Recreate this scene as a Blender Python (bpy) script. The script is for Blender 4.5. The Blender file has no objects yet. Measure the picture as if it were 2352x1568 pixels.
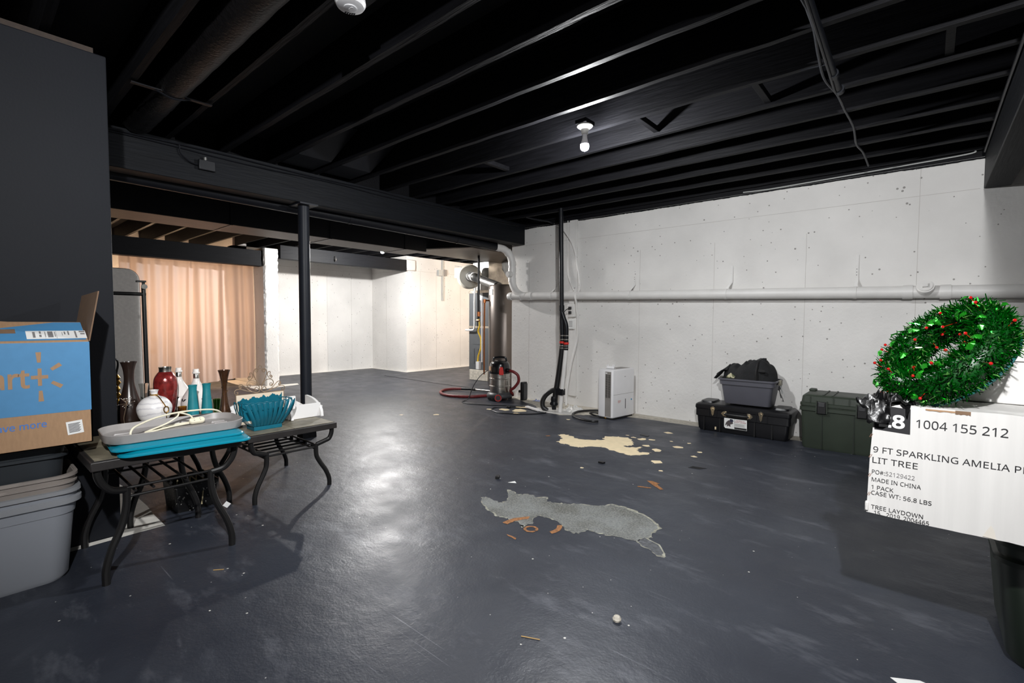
import bpy, bmesh, math, random
from mathutils import Vector, Matrix, Euler
random.seed(7)
PI = math.pi
SC = bpy.context.scene
COL = SC.collection

# ------------------------------------------------------------------ camera
CAM_H = 1.18
cam_d = bpy.data.cameras.new('camera')
cam_d.sensor_width = 36.0
cam_d.lens = 1107.2 / 2352 * 36.0
cam_d.clip_start = 0.02
cam = bpy.data.objects.new('camera', cam_d)
COL.objects.link(cam)
def cam_matrix(yaw, pitch, roll):
    cy, sy, cp, sp = math.cos(yaw), math.sin(yaw), math.cos(pitch), math.sin(pitch)
    fwd = Vector((cp * sy, cp * cy, sp)); right = Vector((cy, -sy, 0)); up = right.cross(fwd)
    r2 = math.cos(roll) * right + math.sin(roll) * up
    u2 = -math.sin(roll) * right + math.cos(roll) * up
    m = Matrix((r2, u2, -fwd)).transposed().to_4x4()
    m.translation = Vector((0, 0, CAM_H))
    return m
cam.matrix_world = cam_matrix(-0.710466, -0.0445218, 0.00434)
SC.camera = cam

# ------------------------------------------------------------------ world, exposure
SC.view_settings.view_transform = 'Standard'
SC.view_settings.look = 'None'
SC.view_settings.gamma = 1.0
SC.view_settings.use_curve_mapping = False
SC.view_settings.exposure = 0.0
W = bpy.data.worlds.new('daylight'); SC.world = W
W.use_nodes = True
W.node_tree.nodes['Background'].inputs[0].default_value = (0.80, 0.90, 1.0, 1)
W.node_tree.nodes['Background'].inputs[1].default_value = 42.0
# bulb radiances (further light from the small window and an added spot)
BULB_NEAR = 4300.0
BULB_FAR = 10500.0
BULB_CAM = 1400.0
BULB_WARM = 3000.0
BULB_UTIL = 5500.0

# unseen spot added beside the right beam in place of a flash
sp_d = bpy.data.lights.new('flash_stand_in', 'SPOT'); sp_d.energy = 1150.0; sp_d.color = (0.985, 0.99, 1.0)
sp_d.spot_size = math.radians(127); sp_d.spot_blend = 0.88; sp_d.shadow_soft_size = 0.03
sp_o = bpy.data.objects.new('flash_stand_in', sp_d); COL.objects.link(sp_o)
sp_o.location = (0.31, -0.30, 2.44)
sp_o.rotation_euler = (Vector((-3.1, 4.7, 1.7)) - Vector((0.31, -0.30, 2.44))).to_track_quat('-Z', 'Y').to_euler()

# ------------------------------------------------------------------ materials
def lin(r, g, b):
    f = lambda u: (u / 255) / 12.92 if u / 255 <= 0.04045 else ((u / 255 + 0.055) / 1.055) ** 2.4
    return (f(r), f(g), f(b), 1.0)
MATS = {}
def mat(name, rgb, rough=0.5, metal=0.0, var=0.12, scale=8.0, bump=0.0, bscale=60.0, spec=0.5, coat=0.0, stretch=None, trans=0.0, alpha=1.0, emis=None, estr=0.0, sub=0.0):
    if name in MATS: return MATS[name]
    m = bpy.data.materials.new(name); m.use_nodes = True
    nt = m.node_tree; N = nt.nodes; L = nt.links
    p = N['Principled BSDF']
    base = lin(*rgb)
    p.inputs['Roughness'].default_value = rough
    p.inputs['Metallic'].default_value = metal
    p.inputs['Specular IOR Level'].default_value = spec
    p.inputs['Coat Weight'].default_value = coat
    p.inputs['Transmission Weight'].default_value = trans
    p.inputs['Alpha'].default_value = alpha
    if emis is not None:
        p.inputs['Emission Color'].default_value = (*emis, 1); p.inputs['Emission Strength'].default_value = estr
    tc = N.new('ShaderNodeTexCoord')
    mp = N.new('ShaderNodeMapping')
    L.new(tc.outputs['Object'], mp.inputs['Vector'])
    if stretch: mp.inputs['Scale'].default_value = stretch
    if var > 0:
        nz = N.new('ShaderNodeTexNoise'); nz.inputs['Scale'].default_value = scale; nz.inputs['Detail'].default_value = 6
        L.new(mp.outputs['Vector'], nz.inputs['Vector'])
        rp = N.new('ShaderNodeValToRGB')
        rp.color_ramp.elements[0].position = 0.3; rp.color_ramp.elements[1].position = 0.72
        rp.color_ramp.elements[0].color = tuple(base[i] * (1 - var) for i in range(3)) + (1,)
        rp.color_ramp.elements[1].color = tuple(min(1, base[i] * (1 + var)) for i in range(3)) + (1,)
        L.new(nz.outputs['Fac'], rp.inputs['Fac']); L.new(rp.outputs['Color'], p.inputs['Base Color'])
    else:
        p.inputs['Base Color'].default_value = base
    if bump > 0:
        nb = N.new('ShaderNodeTexNoise'); nb.inputs['Scale'].default_value = bscale; nb.inputs['Detail'].default_value = 4
        L.new(mp.outputs['Vector'], nb.inputs['Vector'])
        bp = N.new('ShaderNodeBump'); bp.inputs['Strength'].default_value = bump; bp.inputs['Distance'].default_value = 0.01
        L.new(nb.outputs['Fac'], bp.inputs['Height']); L.new(bp.outputs['Normal'], p.inputs['Normal'])
    MATS[name] = m
    return m

def emit_mat(name, rgb, strength):
    m = bpy.data.materials.new(name); m.use_nodes = True
    N = m.node_tree.nodes; N.clear()
    e = N.new('ShaderNodeEmission'); o = N.new('ShaderNodeOutputMaterial')
    e.inputs[0].default_value = (*rgb, 1); e.inputs[1].default_value = strength
    m.node_tree.links.new(e.outputs[0], o.inputs[0])
    return m

def ramp(N, L, src, stops):
    r = N.new('ShaderNodeValToRGB'); cr = r.color_ramp
    while len(cr.elements) < len(stops): cr.elements.new(0.5)
    for e, (pos, c) in zip(cr.elements, stops): e.position = pos; e.color = c if len(c) == 4 else (*c, 1)
    L.new(src, r.inputs['Fac']); return r
def mixc(N, L, fac, a, b):
    m = N.new('ShaderNodeMix'); m.data_type = 'RGBA'
    if hasattr(fac, 'links'): L.new(fac, m.inputs[0])
    else: m.inputs[0].default_value = fac
    for s, v in ((m.inputs[6], a), (m.inputs[7], b)):
        if hasattr(v, 'links'): L.new(v, s)
        else: s.default_value = v
    return m.outputs[2]

def floor_material():
    m = bpy.data.materials.new('dark_floor_paint'); m.use_nodes = True
    N = m.node_tree.nodes; L = m.node_tree.links; p = N['Principled BSDF']
    tc = N.new('ShaderNodeTexCoord')
    def noise(scale, detail=5, stretch=None, rot=0, rough=0.55):
        v = tc.outputs['Object']
        if stretch:
            mp = N.new('ShaderNodeMapping'); mp.inputs['Scale'].default_value = stretch; mp.inputs['Rotation'].default_value = (0, 0, rot)
            L.new(v, mp.inputs['Vector']); v = mp.outputs['Vector']
        n = N.new('ShaderNodeTexNoise'); n.inputs['Scale'].default_value = scale; n.inputs['Detail'].default_value = detail
        n.inputs['Roughness'].default_value = rough
        L.new(v, n.inputs['Vector']); return n.outputs['Fac']
    a, b = lin(37, 40, 49), lin(51, 55, 64)
    base = ramp(N, L, noise(1.3, 7), [(0.3, a), (0.7, b)]).outputs['Color']
    # dusty scuffs
    sc = ramp(N, L, noise(2.2, 8, (1, 2.6, 1), 0.5, 0.7), [(0.54, (0, 0, 0)), (0.76, (0.5,) * 3)]).outputs['Color']
    base = mixc(N, L, sc, base, lin(112, 114, 122))
    # long thin scratches, only here and there
    for sca, rot, st, mk in ((5, 0.35, (0.22, 16, 1), 0.55), (4, -0.6, (0.2, 20, 1), 0.57), (3.5, 1.25, (0.25, 18, 1), 0.58)):
        s1 = ramp(N, L, noise(sca, 2, st, rot, 0.4), [(0.70, (0, 0, 0)), (0.735, (0.55,) * 3)]).outputs['Color']
        s2 = ramp(N, L, noise(1.1 + mk, 3), [(mk, (0, 0, 0)), (mk + 0.1, (1,) * 3)]).outputs['Color']
        mm = N.new('ShaderNodeMath'); mm.operation = 'MULTIPLY'; L.new(s1, mm.inputs[0]); L.new(s2, mm.inputs[1])
        base = mixc(N, L, mm.outputs[0], base, lin(118, 120, 128))
    s3 = ramp(N, L, noise(70, 3, (1, 3, 1), 0.4, 0.6), [(0.62, (0, 0, 0)), (0.74, (0.45,) * 3)]).outputs['Color']
    s4 = ramp(N, L, noise(1.7, 5), [(0.5, (0, 0, 0)), (0.66, (1,) * 3)]).outputs['Color']
    mm = N.new('ShaderNodeMath'); mm.operation = 'MULTIPLY'; L.new(s3, mm.inputs[0]); L.new(s4, mm.inputs[1])
    base = mixc(N, L, mm.outputs[0], base, lin(130, 132, 138))
    # paint and plaster specks
    vo = N.new('ShaderNodeTexVoronoi'); vo.inputs['Scale'].default_value = 8.5
    L.new(tc.outputs['Object'], vo.inputs['Vector'])
    nl = noise(60, 2)
    ma = N.new('ShaderNodeMath'); ma.operation = 'MULTIPLY_ADD'; L.new(nl, ma.inputs[0]); ma.inputs[1].default_value = 0.05
    L.new(vo.outputs['Distance'], ma.inputs[2])
    sp = ramp(N, L, ma.outputs[0], [(0.060, (0.9,) * 3), (0.072, (0, 0, 0))]).outputs['Color']
    sep = N.new('ShaderNodeSeparateColor'); L.new(vo.outputs['Color'], sep.inputs[0])
    gt = N.new('ShaderNodeMath'); gt.operation = 'GREATER_THAN'; L.new(sep.outputs[0], gt.inputs[0]); gt.inputs[1].default_value = 0.45
    mu = N.new('ShaderNodeMath'); mu.operation = 'MULTIPLY'; L.new(sp, mu.inputs[0]); L.new(gt.outputs[0], mu.inputs[1])
    base = mixc(N, L, mu.outputs[0], base, lin(205, 203, 196))
    v2 = N.new('ShaderNodeTexVoronoi'); v2.inputs['Scale'].default_value = 15.0; L.new(tc.outputs['Object'], v2.inputs['Vector'])
    sp2 = ramp(N, L, v2.outputs['Distance'], [(0.030, (0.8,) * 3), (0.045, (0, 0, 0))]).outputs['Color']
    se2 = N.new('ShaderNodeSeparateColor'); L.new(v2.outputs['Color'], se2.inputs[0])
    g2 = N.new('ShaderNodeMath'); g2.operation = 'GREATER_THAN'; L.new(se2.outputs[1], g2.inputs[0]); g2.inputs[1].default_value = 0.55
    m2 = N.new('ShaderNodeMath'); m2.operation = 'MULTIPLY'; L.new(sp2, m2.inputs[0]); L.new(g2.outputs[0], m2.inputs[1])
    base = mixc(N, L, m2.outputs[0], base, lin(196, 194, 190))
    L.new(base, p.inputs['Base Color'])
    ro = ramp(N, L, noise(3.5, 6), [(0.3, (0.36,) * 3), (0.72, (0.52,) * 3)]).outputs['Color']
    L.new(ro, p.inputs['Roughness'])
    p.inputs['Specular IOR Level'].default_value = 0.42
    n1 = noise(9, 6, (1, 1, 1), 0); n2 = noise(90, 3)
    ad = N.new('ShaderNodeMath'); ad.operation = 'MULTIPLY_ADD'; L.new(n2, ad.inputs[0]); ad.inputs[1].default_value = 0.22; L.new(n1, ad.inputs[2])
    bp = N.new('ShaderNodeBump'); bp.inputs['Strength'].default_value = 0.34; bp.inputs['Distance'].default_value = 0.012
    L.new(ad.outputs[0], bp.inputs['Height']); L.new(bp.outputs['Normal'], p.inputs['Normal'])
    return m

def wall_material(name, rgb, pits=True):
    m = bpy.data.materials.new(name); m.use_nodes = True
    N = m.node_tree.nodes; L = m.node_tree.links; p = N['Principled BSDF']
    tc = N.new('ShaderNodeTexCoord'); v = tc.outputs['Object']
    c = lin(*rgb); d = tuple(x * 0.86 for x in c[:3]) + (1,)
    nz = N.new('ShaderNodeTexNoise'); nz.inputs['Scale'].default_value = 1.6; nz.inputs['Detail'].default_value = 8; L.new(v, nz.inputs['Vector'])
    base = ramp(N, L, nz.outputs['Fac'], [(0.3, d), (0.65, c)]).outputs['Color']
    vo = N.new('ShaderNodeTexVoronoi'); vo.inputs['Scale'].default_value = 13; vo.inputs['Randomness'].default_value = 1; L.new(v, vo.inputs['Vector'])
    n3 = N.new('ShaderNodeTexNoise'); n3.inputs['Scale'].default_value = 2.3; L.new(v, n3.inputs['Vector'])
    th = N.new('ShaderNodeMath'); th.operation = 'MULTIPLY_ADD'; L.new(n3.outputs['Fac'], th.inputs[0]); th.inputs[1].default_value = -0.16; L.new(vo.outputs['Distance'], th.inputs[2])
    pit = ramp(N, L, th.outputs[0], [(0.0, (0.75,) * 3), (0.018, (0, 0, 0))]).outputs['Color']
    base = mixc(N, L, pit, base, lin(110, 106, 102))
    L.new(base, p.inputs['Base Color']); p.inputs['Roughness'].default_value = 0.75; p.inputs['Specular IOR Level'].default_value = 0.25
    nb = N.new('ShaderNodeTexNoise'); nb.inputs['Scale'].default_value = 34; nb.inputs['Detail'].default_value = 6; L.new(v, nb.inputs['Vector'])
    ad = N.new('ShaderNodeMath'); ad.operation = 'MULTIPLY_ADD'; L.new(pit, ad.inputs[0]); ad.inputs[1].default_value = -1.0; L.new(nb.outputs['Fac'], ad.inputs[2])
    bp = N.new('ShaderNodeBump'); bp.inputs['Strength'].default_value = 0.45; bp.inputs['Distance'].default_value = 0.008
    L.new(ad.outputs[0], bp.inputs['Height']); L.new(bp.outputs['Normal'], p.inputs['Normal'])
    return m

M_FLOOR = floor_material()
M_CONC = mat('bare_concrete', (178, 172, 160), 0.8, var=0.25, scale=22, bump=0.3)
M_WHITEFLOOR = mat('white_floor_edge', (214, 210, 202), 0.7, var=0.12, scale=14)
M_CREAM = mat('cream_underlayer', (226, 208, 172), 0.6, var=0.08, scale=16)
def worn_material():
    m = bpy.data.materials.new('worn_grey_patch'); m.use_nodes = True
    N = m.node_tree.nodes; L = m.node_tree.links; p = N['Principled BSDF']
    tc = N.new('ShaderNodeTexCoord')
    def nz(sc, d):
        n = N.new('ShaderNodeTexNoise'); n.inputs['Scale'].default_value = sc; n.inputs['Detail'].default_value = d; L.new(tc.outputs['Object'], n.inputs['Vector']); return n.outputs['Fac']
    a = ramp(N, L, nz(5, 5), [(0.35, lin(68, 68, 64)), (0.62, lin(106, 109, 109))]).outputs['Color']
    f = ramp(N, L, nz(95, 4), [(0.38, (0, 0, 0)), (0.70, (0.6,) * 3)]).outputs['Color']
    c = mixc(N, L, f, a, lin(146, 148, 142))
    f2 = ramp(N, L, nz(60, 5), [(0.58, (0, 0, 0)), (0.70, (0.7,) * 3)]).outputs['Color']
    c = mixc(N, L, f2, c, lin(70, 72, 72))
    L.new(c, p.inputs['Base Color']); p.inputs['Roughness'].default_value = 0.55
    return m
M_WORN = worn_material()
M_WORNEDGE = mat('worn_pale_edge', (140, 139, 126), 0.6, var=0.45, scale=40)
M_RUST = mat('rust_orange_mark', (140, 94, 54), 0.8, var=0.5, scale=60)
M_WALL = wall_material('white_painted_concrete', (224, 222, 219))
M_WALLLINE = mat('form_line', (188, 184, 180), 0.8, var=0.1)
M_BLACKPAINT = mat('black_wood_paint', (18, 18, 21), 0.6, var=0.35, scale=9, bump=0.35, bscale=16, stretch=(0.4, 5, 5), spec=0.13)
M_BLACKBEAM = mat('black_beam_paint', (16, 18, 22), 0.55, var=0.25, scale=7, bump=0.3, bscale=14, stretch=(5, 0.4, 5), spec=0.15)
M_DECK = mat('black_deck', (18, 18, 21), 0.8, var=0.3, scale=4)
M_DARKWALL = mat('dark_grey_wall_paint', (22, 24, 29), 0.6, var=0.08, scale=2, bump=0.05, bscale=90, spec=0.15)
M_RAWWOOD = mat('raw_wood', (44, 32, 23), 0.7, var=0.3, scale=8, stretch=(0.5, 6, 6))
M_BLACKPIPE = mat('black_painted_pipe', (20, 21, 25), 0.4, var=0.1, bump=0.04, spec=0.25)
M_STEELPOST = mat('dark_post_paint', (30, 33, 40), 0.45, var=0.1, bump=0.06, bscale=30, spec=0.25)
M_WHITEPIPE = mat('white_painted_pipe', (218, 216, 213), 0.45, var=0.05, bump=0.03)
M_GALV = mat('galvanised_sheet', (150, 150, 148), 0.38, metal=0.9, var=0.3, scale=9)
M_FOIL = mat('foil_insulation', (196, 186, 172), 0.32, metal=0.85, var=0.25, scale=14, bump=0.6, bscale=24)
M_BLACKDUCT = mat('black_duct_paint', (24, 25, 29), 0.4, var=0.2, bump=0.05, spec=0.4)
M_TANDUCT = mat('duct_warm_reflection', (96, 84, 74), 0.5, metal=0.3, var=0.12)  # underside of the black ducts, warm reflected light put into the colour
M_BLACKMETAL = mat('black_metal', (26, 25, 25), 0.38, metal=0.2, var=0.1, spec=0.5)
M_SLATE = mat('slate_tile', (122, 115, 98), 0.45, var=0.45, scale=9, bump=0.2, bscale=30)
M_SLATEGAP = mat('slate_joint', (30, 28, 26), 0.8, var=0.1)
M_TABLEFRAME = mat('dark_table_frame', (40, 37, 36), 0.45, var=0.2, scale=20)
M_GREYLID = mat('grey_plastic_lid', (150, 146, 144), 0.42, var=0.05, scale=20)
M_TEALLID = mat('teal_plastic_lid', (0, 128, 152), 0.35, var=0.05)
M_CARD = mat('kraft_cardboard', (158, 126, 96), 0.85, var=0.07, scale=30, bump=0.06, bscale=120, stretch=(1, 4, 1))
M_CARDDARK = mat('kraft_cardboard_inside', (110, 86, 66), 0.85, var=0.1, scale=30)
M_BLUE = mat('blue_box_print', (70, 128, 172), 0.6, var=0.04, scale=30)
M_BLUEINK = mat('blue_ink', (72, 118, 186), 0.7, var=0.05)
M_LABEL = mat('white_label', (226, 226, 224), 0.6, var=0.03)
M_INK = mat('black_ink', (26, 25, 28), 0.7, var=0.0)
M_GREYINK = mat('grey_ink', (120, 118, 118), 0.7, var=0.0)
M_WHITECARD = mat('white_carton', (200, 198, 195), 0.7, var=0.05, scale=6, bump=0.05, bscale=90, stretch=(6, 1, 0.3))
M_REDINK = mat('faded_red_ink', (214, 160, 150), 0.7, var=0.1)
M_DARKTOTE = mat('dark_grey_tote', (44, 48, 52), 0.42, var=0.08)
M_TAUPETOTE = mat('taupe_tote', (140, 132, 126), 0.5, var=0.06)
M_GREENTOTE = mat('dark_green_tote', (26, 34, 26), 0.42, var=0.12)
M_GREENTRUNK = mat('olive_green_plastic', (45, 53, 43), 0.5, var=0.12, bump=0.06, bscale=150)
M_BLACKTRUNK = mat('black_trunk_plastic', (18, 18, 21), 0.36, var=0.12, bump=0.05, bscale=120)
M_GREYTUB = mat('grey_tub_plastic', (84, 84, 92), 0.5, var=0.06)
M_CHROME = mat('nickel_hardware', (222, 206, 178), 0.24, metal=1.0, var=0.1, scale=30)
M_FABRIC = mat('black_fabric', (22, 23, 25), 0.85, var=0.3, scale=30, bump=0.25, bscale=90)
M_BLACKRUB = mat('black_rubber', (20, 20, 21), 0.45, var=0.1)
M_WHITEPLAS = mat('white_plastic', (228, 227, 228), 0.35, var=0.02)
M_GREYPLAS = mat('grey_vent_plastic', (134, 130, 126), 0.5, var=0.06)
M_DARKGAP = mat('dark_gap', (28, 27, 27), 0.8, var=0.1)
M_STAINLESS = mat('brushed_steel', (190, 186, 180), 0.3, metal=1.0, var=0.15, scale=5, stretch=(1, 1, 30))
M_HEATER = mat('brown_steel_jacket', (94, 87, 82), 0.36, metal=0.7, var=0.12, scale=3)
M_FURN = mat('charcoal_furnace_panel', (82, 85, 88), 0.5, metal=0.2, var=0.06)
M_DRUM = mat('beige_grey_drum', (190, 186, 174), 0.45, var=0.06)
M_COPPER = mat('copper', (160, 100, 62), 0.35, metal=1.0, var=0.15)
M_YELLOW = mat('yellow_gas_flex', (214, 176, 40), 0.45, var=0.1)
M_REDHOSE = mat('dark_red_hose', (112, 36, 38), 0.45, var=0.15)
M_REDPLAS = mat('red_plastic', (196, 40, 32), 0.4, var=0.06)
M_GLOSSBLACK = mat('glossy_black_plastic', (22, 22, 24), 0.2, var=0.1, coat=0.4)
M_RUBBERGREY = mat('dark_grey_plastic', (56, 56, 58), 0.45, var=0.1)
M_PORCELAIN = mat('porcelain', (226, 224, 218), 0.3, var=0.03)
M_BLACKBAG = mat('black_plastic_bag', (12, 12, 13), 0.36, var=0.2, spec=0.5, bump=0.6, bscale=22)
M_PANEL = mat('off_white_panel', (224, 218, 212), 0.7, var=0.07, scale=40, bump=0.08, bscale=160)
M_BROWNVASE = mat('dark_brown_vase', (40, 28, 24), 0.28, var=0.2, scale=6, coat=0.2)
M_REDVASE = mat('red_mosaic_vase', (132, 40, 38), 0.22, metal=0.25, var=0.5, scale=34, coat=0.6, bump=0.2, bscale=40)
M_SILVERRIM = mat('silver_rim', (200, 198, 192), 0.25, metal=1.0, var=0.2, scale=20)
M_CERAMIC = mat('white_ceramic', (230, 224, 218), 0.25, var=0.03, coat=0.3)
M_TEALGLASS = mat('frosted_teal', (24, 124, 134), 0.5, var=0.12, scale=14, bump=0.05)
M_GOLD = mat('gold_metal', (196, 150, 70), 0.25, metal=1.0, var=0.25, scale=40)
M_TEALMETAL = mat('teal_enamel', (14, 98, 118), 0.35, var=0.14, scale=16)
M_CREAMBOARD = mat('cream_board', (222, 206, 184), 0.6, var=0.07)
M_WIRE = mat('champagne_wire', (190, 166, 140), 0.35, metal=0.8, var=0.15)
M_WHITEWOOD = mat('white_painted_wood', (234, 232, 230), 0.45, var=0.02)
M_IVORYCORD = mat('ivory_cord', (232, 226, 202), 0.45, var=0.03)
M_TINSEL = mat('green_tinsel', (8, 120, 24), 0.12, metal=0.85, var=0.5, scale=60)
M_HOLLY = mat('holly_green_foil', (34, 140, 30), 0.25, metal=0.6, var=0.3, scale=30)
M_TINSEL2 = mat('painted_tinsel_glint', (150, 235, 120), 0.12, metal=0.85, var=0.2, scale=40)  # scattered pale strips, sparkle of the tinsel painted as colour
M_BERRY = mat('red_berry', (176, 20, 20), 0.2, var=0.1, coat=0.4)
M_WREATHFRAME = mat('teal_wire_frame', (24, 84, 84), 0.5, var=0.1)
M_SILVER2 = mat('grey_raceway', (176, 178, 176), 0.5, var=0.05)
M_BAGWHITE = mat('dirty_white_bag', (206, 204, 200), 0.3, var=0.2, scale=20, bump=0.5, bscale=20)
M_STRAW = mat('straw', (170, 138, 86), 0.7, var=0.1)
M_BLUEWRAP = mat('blue_white_wrapper', (150, 160, 200), 0.4, var=0.5, scale=50)
M_MARBLE = None
def marble():
    m = bpy.data.materials.new('white_streaked_ceramic'); m.use_nodes = True
    N = m.node_tree.nodes; L = m.node_tree.links; p = N['Principled BSDF']
    tc = N.new('ShaderNodeTexCoord'); wv = N.new('ShaderNodeTexWave'); wv.bands_direction = 'Z'
    wv.inputs['Scale'].default_value = 10; wv.inputs['Distortion'].default_value = 5; wv.inputs['Detail'].default_value = 4; wv.inputs['Detail Scale'].default_value = 1.6
    L.new(tc.outputs['Object'], wv.inputs['Vector'])
    r = ramp(N, L, wv.outputs['Fac'], [(0.0, lin(205, 203, 206)), (0.14, lin(232, 230, 230)), (1, lin(240, 238, 237))])
    L.new(r.outputs['Color'], p.inputs['Base Color']); p.inputs['Roughness'].default_value = 0.3
    return m
M_MARBLE = marble()
def speckle(name, dark, light, scale, thr):
    m = bpy.data.materials.new(name); m.use_nodes = True
    N = m.node_tree.nodes; L = m.node_tree.links; p = N['Principled BSDF']
    tc = N.new('ShaderNodeTexCoord'); nz = N.new('ShaderNodeTexNoise'); nz.inputs['Scale'].default_value = scale; nz.inputs['Detail'].default_value = 1
    L.new(tc.outputs['Object'], nz.inputs['Vector'])
    r = ramp(N, L, nz.outputs['Fac'], [(thr, lin(*dark)), (thr + 0.03, lin(*light))])
    L.new(r.outputs['Color'], p.inputs['Base Color']); p.inputs['Roughness'].default_value = 0.35
    return m
M_SPECK = speckle('black_speckled_weave', (14, 14, 15), (190, 188, 182), 75, 0.68)
def glass(name, rgb, rough=0.03):
    m = bpy.data.materials.new(name); m.use_nodes = True
    p = m.node_tree.nodes['Principled BSDF']
    p.inputs['Base Color'].default_value = lin(*rgb); p.inputs['Transmission Weight'].default_value = 1.0
    p.inputs['Roughness'].default_value = rough; p.inputs['IOR'].default_value = 1.4
    return m
M_GLASS = glass('clear_glass', (240, 242, 240))
M_AMBER = glass('amber_glass', (196, 150, 40), 0.15)
M_GREENGLASS = glass('green_gold_glass', (90, 150, 40), 0.15)
def translucent(name, rgb, fac, rgb2=None, rough=0.9):
    m = bpy.data.materials.new(name); m.use_nodes = True
    N = m.node_tree.nodes; L = m.node_tree.links; p = N['Principled BSDF']; o = N['Material Output']
    p.inputs['Base Color'].default_value = lin(*rgb); p.inputs['Roughness'].default_value = rough
    t = N.new('ShaderNodeBsdfTranslucent'); t.inputs[0].default_value = lin(*(rgb2 or rgb))
    x = N.new('ShaderNodeMixShader'); x.inputs[0].default_value = fac
    L.new(p.outputs[0], x.inputs[1]); L.new(t.outputs[0], x.inputs[2]); L.new(x.outputs[0], o.inputs[0])
    return m
M_CURTAIN = translucent('sheer_curtain_cloth', (222, 206, 200), 0.5)
M_CLEARTOTE = translucent('frosted_clear_plastic', (172, 176, 184), 0.4, (196, 200, 206), 0.3)
M_CLEARLID = translucent('frosted_clear_lid', (172, 174, 178), 0.4, (200, 204, 210), 0.25)

# ------------------------------------------------------------------ mesh helpers
class G:
    """Collects shapes in one bmesh; build() links it as ONE mesh object."""
    def __init__(s): s.bm = bmesh.new(); s.mi = 0
    def use(s, i): s.mi = i; return s
    def _f(s, vs):
        try:
            f = s.bm.faces.new(vs); f.material_index = s.mi; return f
        except ValueError: return None
    def box(s, x0, x1, y0, y1, z0, z1, M=None):
        c = [Vector((x, y, z)) for z in (z0, z1) for y in (y0, y1) for x in (x0, x1)]
        if M: c = [M @ v for v in c]
        v = [s.bm.verts.new(p) for p in c]
        for q in ((0, 2, 3, 1), (4, 5, 7, 6), (0, 1, 5, 4), (2, 6, 7, 3), (0, 4, 6, 2), (1, 3, 7, 5)): s._f([v[i] for i in q])
        return s
    def poly(s, pts):
        s._f([s.bm.verts.new(p) for p in pts]); return s
    def prism(s, pts, vec):
        a = [s.bm.verts.new(p) for p in pts]; b = [s.bm.verts.new(Vector(p) + Vector(vec)) for p in pts]
        n = len(pts); s._f(a[::-1]); s._f(b)
        for i in range(n): s._f([a[i], a[(i + 1) % n], b[(i + 1) % n], b[i]])
        return s
    def rings(s, rings, cap0=True, cap1=True, closed=False):
        R = [[s.bm.verts.new(p) for p in r] for r in rings]; n = len(R[0])
        prs = list(zip(R, R[1:])) + ([(R[-1], R[0])] if closed else [])
        for a, b in prs:
            for i in range(n): s._f([a[i], a[(i + 1) % n], b[(i + 1) % n], b[i]])
        if not closed:
            if cap0: s._f(R[0][::-1])
            if cap1: s._f(R[-1])
        return s
    def tube(s, pts, r, seg=8, closed=False, caps=True):
        P = [Vector(p) for p in pts]; n = len(P); rs = r if isinstance(r, (list, tuple)) else [r] * n
        T = []
        for i in range(n):
            a = P[(i - 1) % n] if (closed or i > 0) else P[i]; b = P[(i + 1) % n] if (closed or i < n - 1) else P[i]
            t = (b - a); T.append(t.normalized() if t.length > 1e-9 else Vector((0, 0, 1)))
        u = T[0].orthogonal().normalized(); out = []
        for i in range(n):
            u = (u - T[i] * u.dot(T[i]))
            u = u.normalized() if u.length > 1e-6 else T[i].orthogonal().normalized()
            w = T[i].cross(u)
            out.append([P[i] + rs[i] * (math.cos(2 * PI * k / seg) * u + math.sin(2 * PI * k / seg) * w) for k in range(seg)])
        s.rings(out, caps, caps, closed); return s
    def cyl(s, a, b, r, seg=20, r2=None): return s.tube([a, b], [r, r if r2 is None else r2], seg)
    def lathe(s, prof, c=(0, 0, 0), seg=28, cap0=True, cap1=True, axis=None, sx=1.0, sy=1.0):
        c = Vector(c); rr = []
        Q = Vector((0, 0, 1)).rotation_difference(Vector(axis)).to_matrix() if axis else None
        for r, z in prof:
            ring = [Vector((max(r, 1e-4) * math.cos(2 * PI * k / seg) * sx, max(r, 1e-4) * math.sin(2 * PI * k / seg) * sy, z)) for k in range(seg)]
            rr.append([c + (Q @ p if Q else p) for p in ring])
        s.rings(rr, cap0, cap1); return s
    def loft(s, secs, c=(0, 0), n=5, cap0=True, cap1=True, rz=0.0, M=None):
        rr = []
        for sec in secs:
            z, hx, hy, r = sec[:4]; r = min(r, hx * .999, hy * .999); ring = []
            for qx, qy, a0 in ((1, 1, 0), (-1, 1, 90), (-1, -1, 180), (1, -1, 270)):
                for k in range(n + 1):
                    a = math.radians(a0 + 90 * k / n)
                    x = qx * (hx - r) + r * math.cos(a); y = qy * (hy - r) + r * math.sin(a)
                    x, y = x * math.cos(rz) - y * math.sin(rz), x * math.sin(rz) + y * math.cos(rz)
                    p = Vector((c[0] + x, c[1] + y, z)); ring.append(M @ p if M else p)
            rr.append(ring)
        s.rings(rr, cap0, cap1); return s
    def grid(s, fn, nu, nv):
        V = [[s.bm.verts.new(fn(i / nu, j / nv)) for j in range(nv + 1)] for i in range(nu + 1)]
        for i in range(nu):
            for j in range(nv): s._f([V[i][j], V[i + 1][j], V[i + 1][j + 1], V[i][j + 1]])
        return s
    def mesh(s, name, mats, smooth=True, angle=35):
        bmesh.ops.recalc_face_normals(s.bm, faces=s.bm.faces)
        me = bpy.data.meshes.new(name); s.bm.to_mesh(me); s.bm.free()
        for m in (mats if isinstance(mats, (list, tuple)) else [mats]): me.materials.append(m)
        if smooth:
            me.polygons.foreach_set('use_smooth', [True] * len(me.polygons)); me.set_sharp_from_angle(angle=math.radians(angle))
        me.update(); return me

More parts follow.
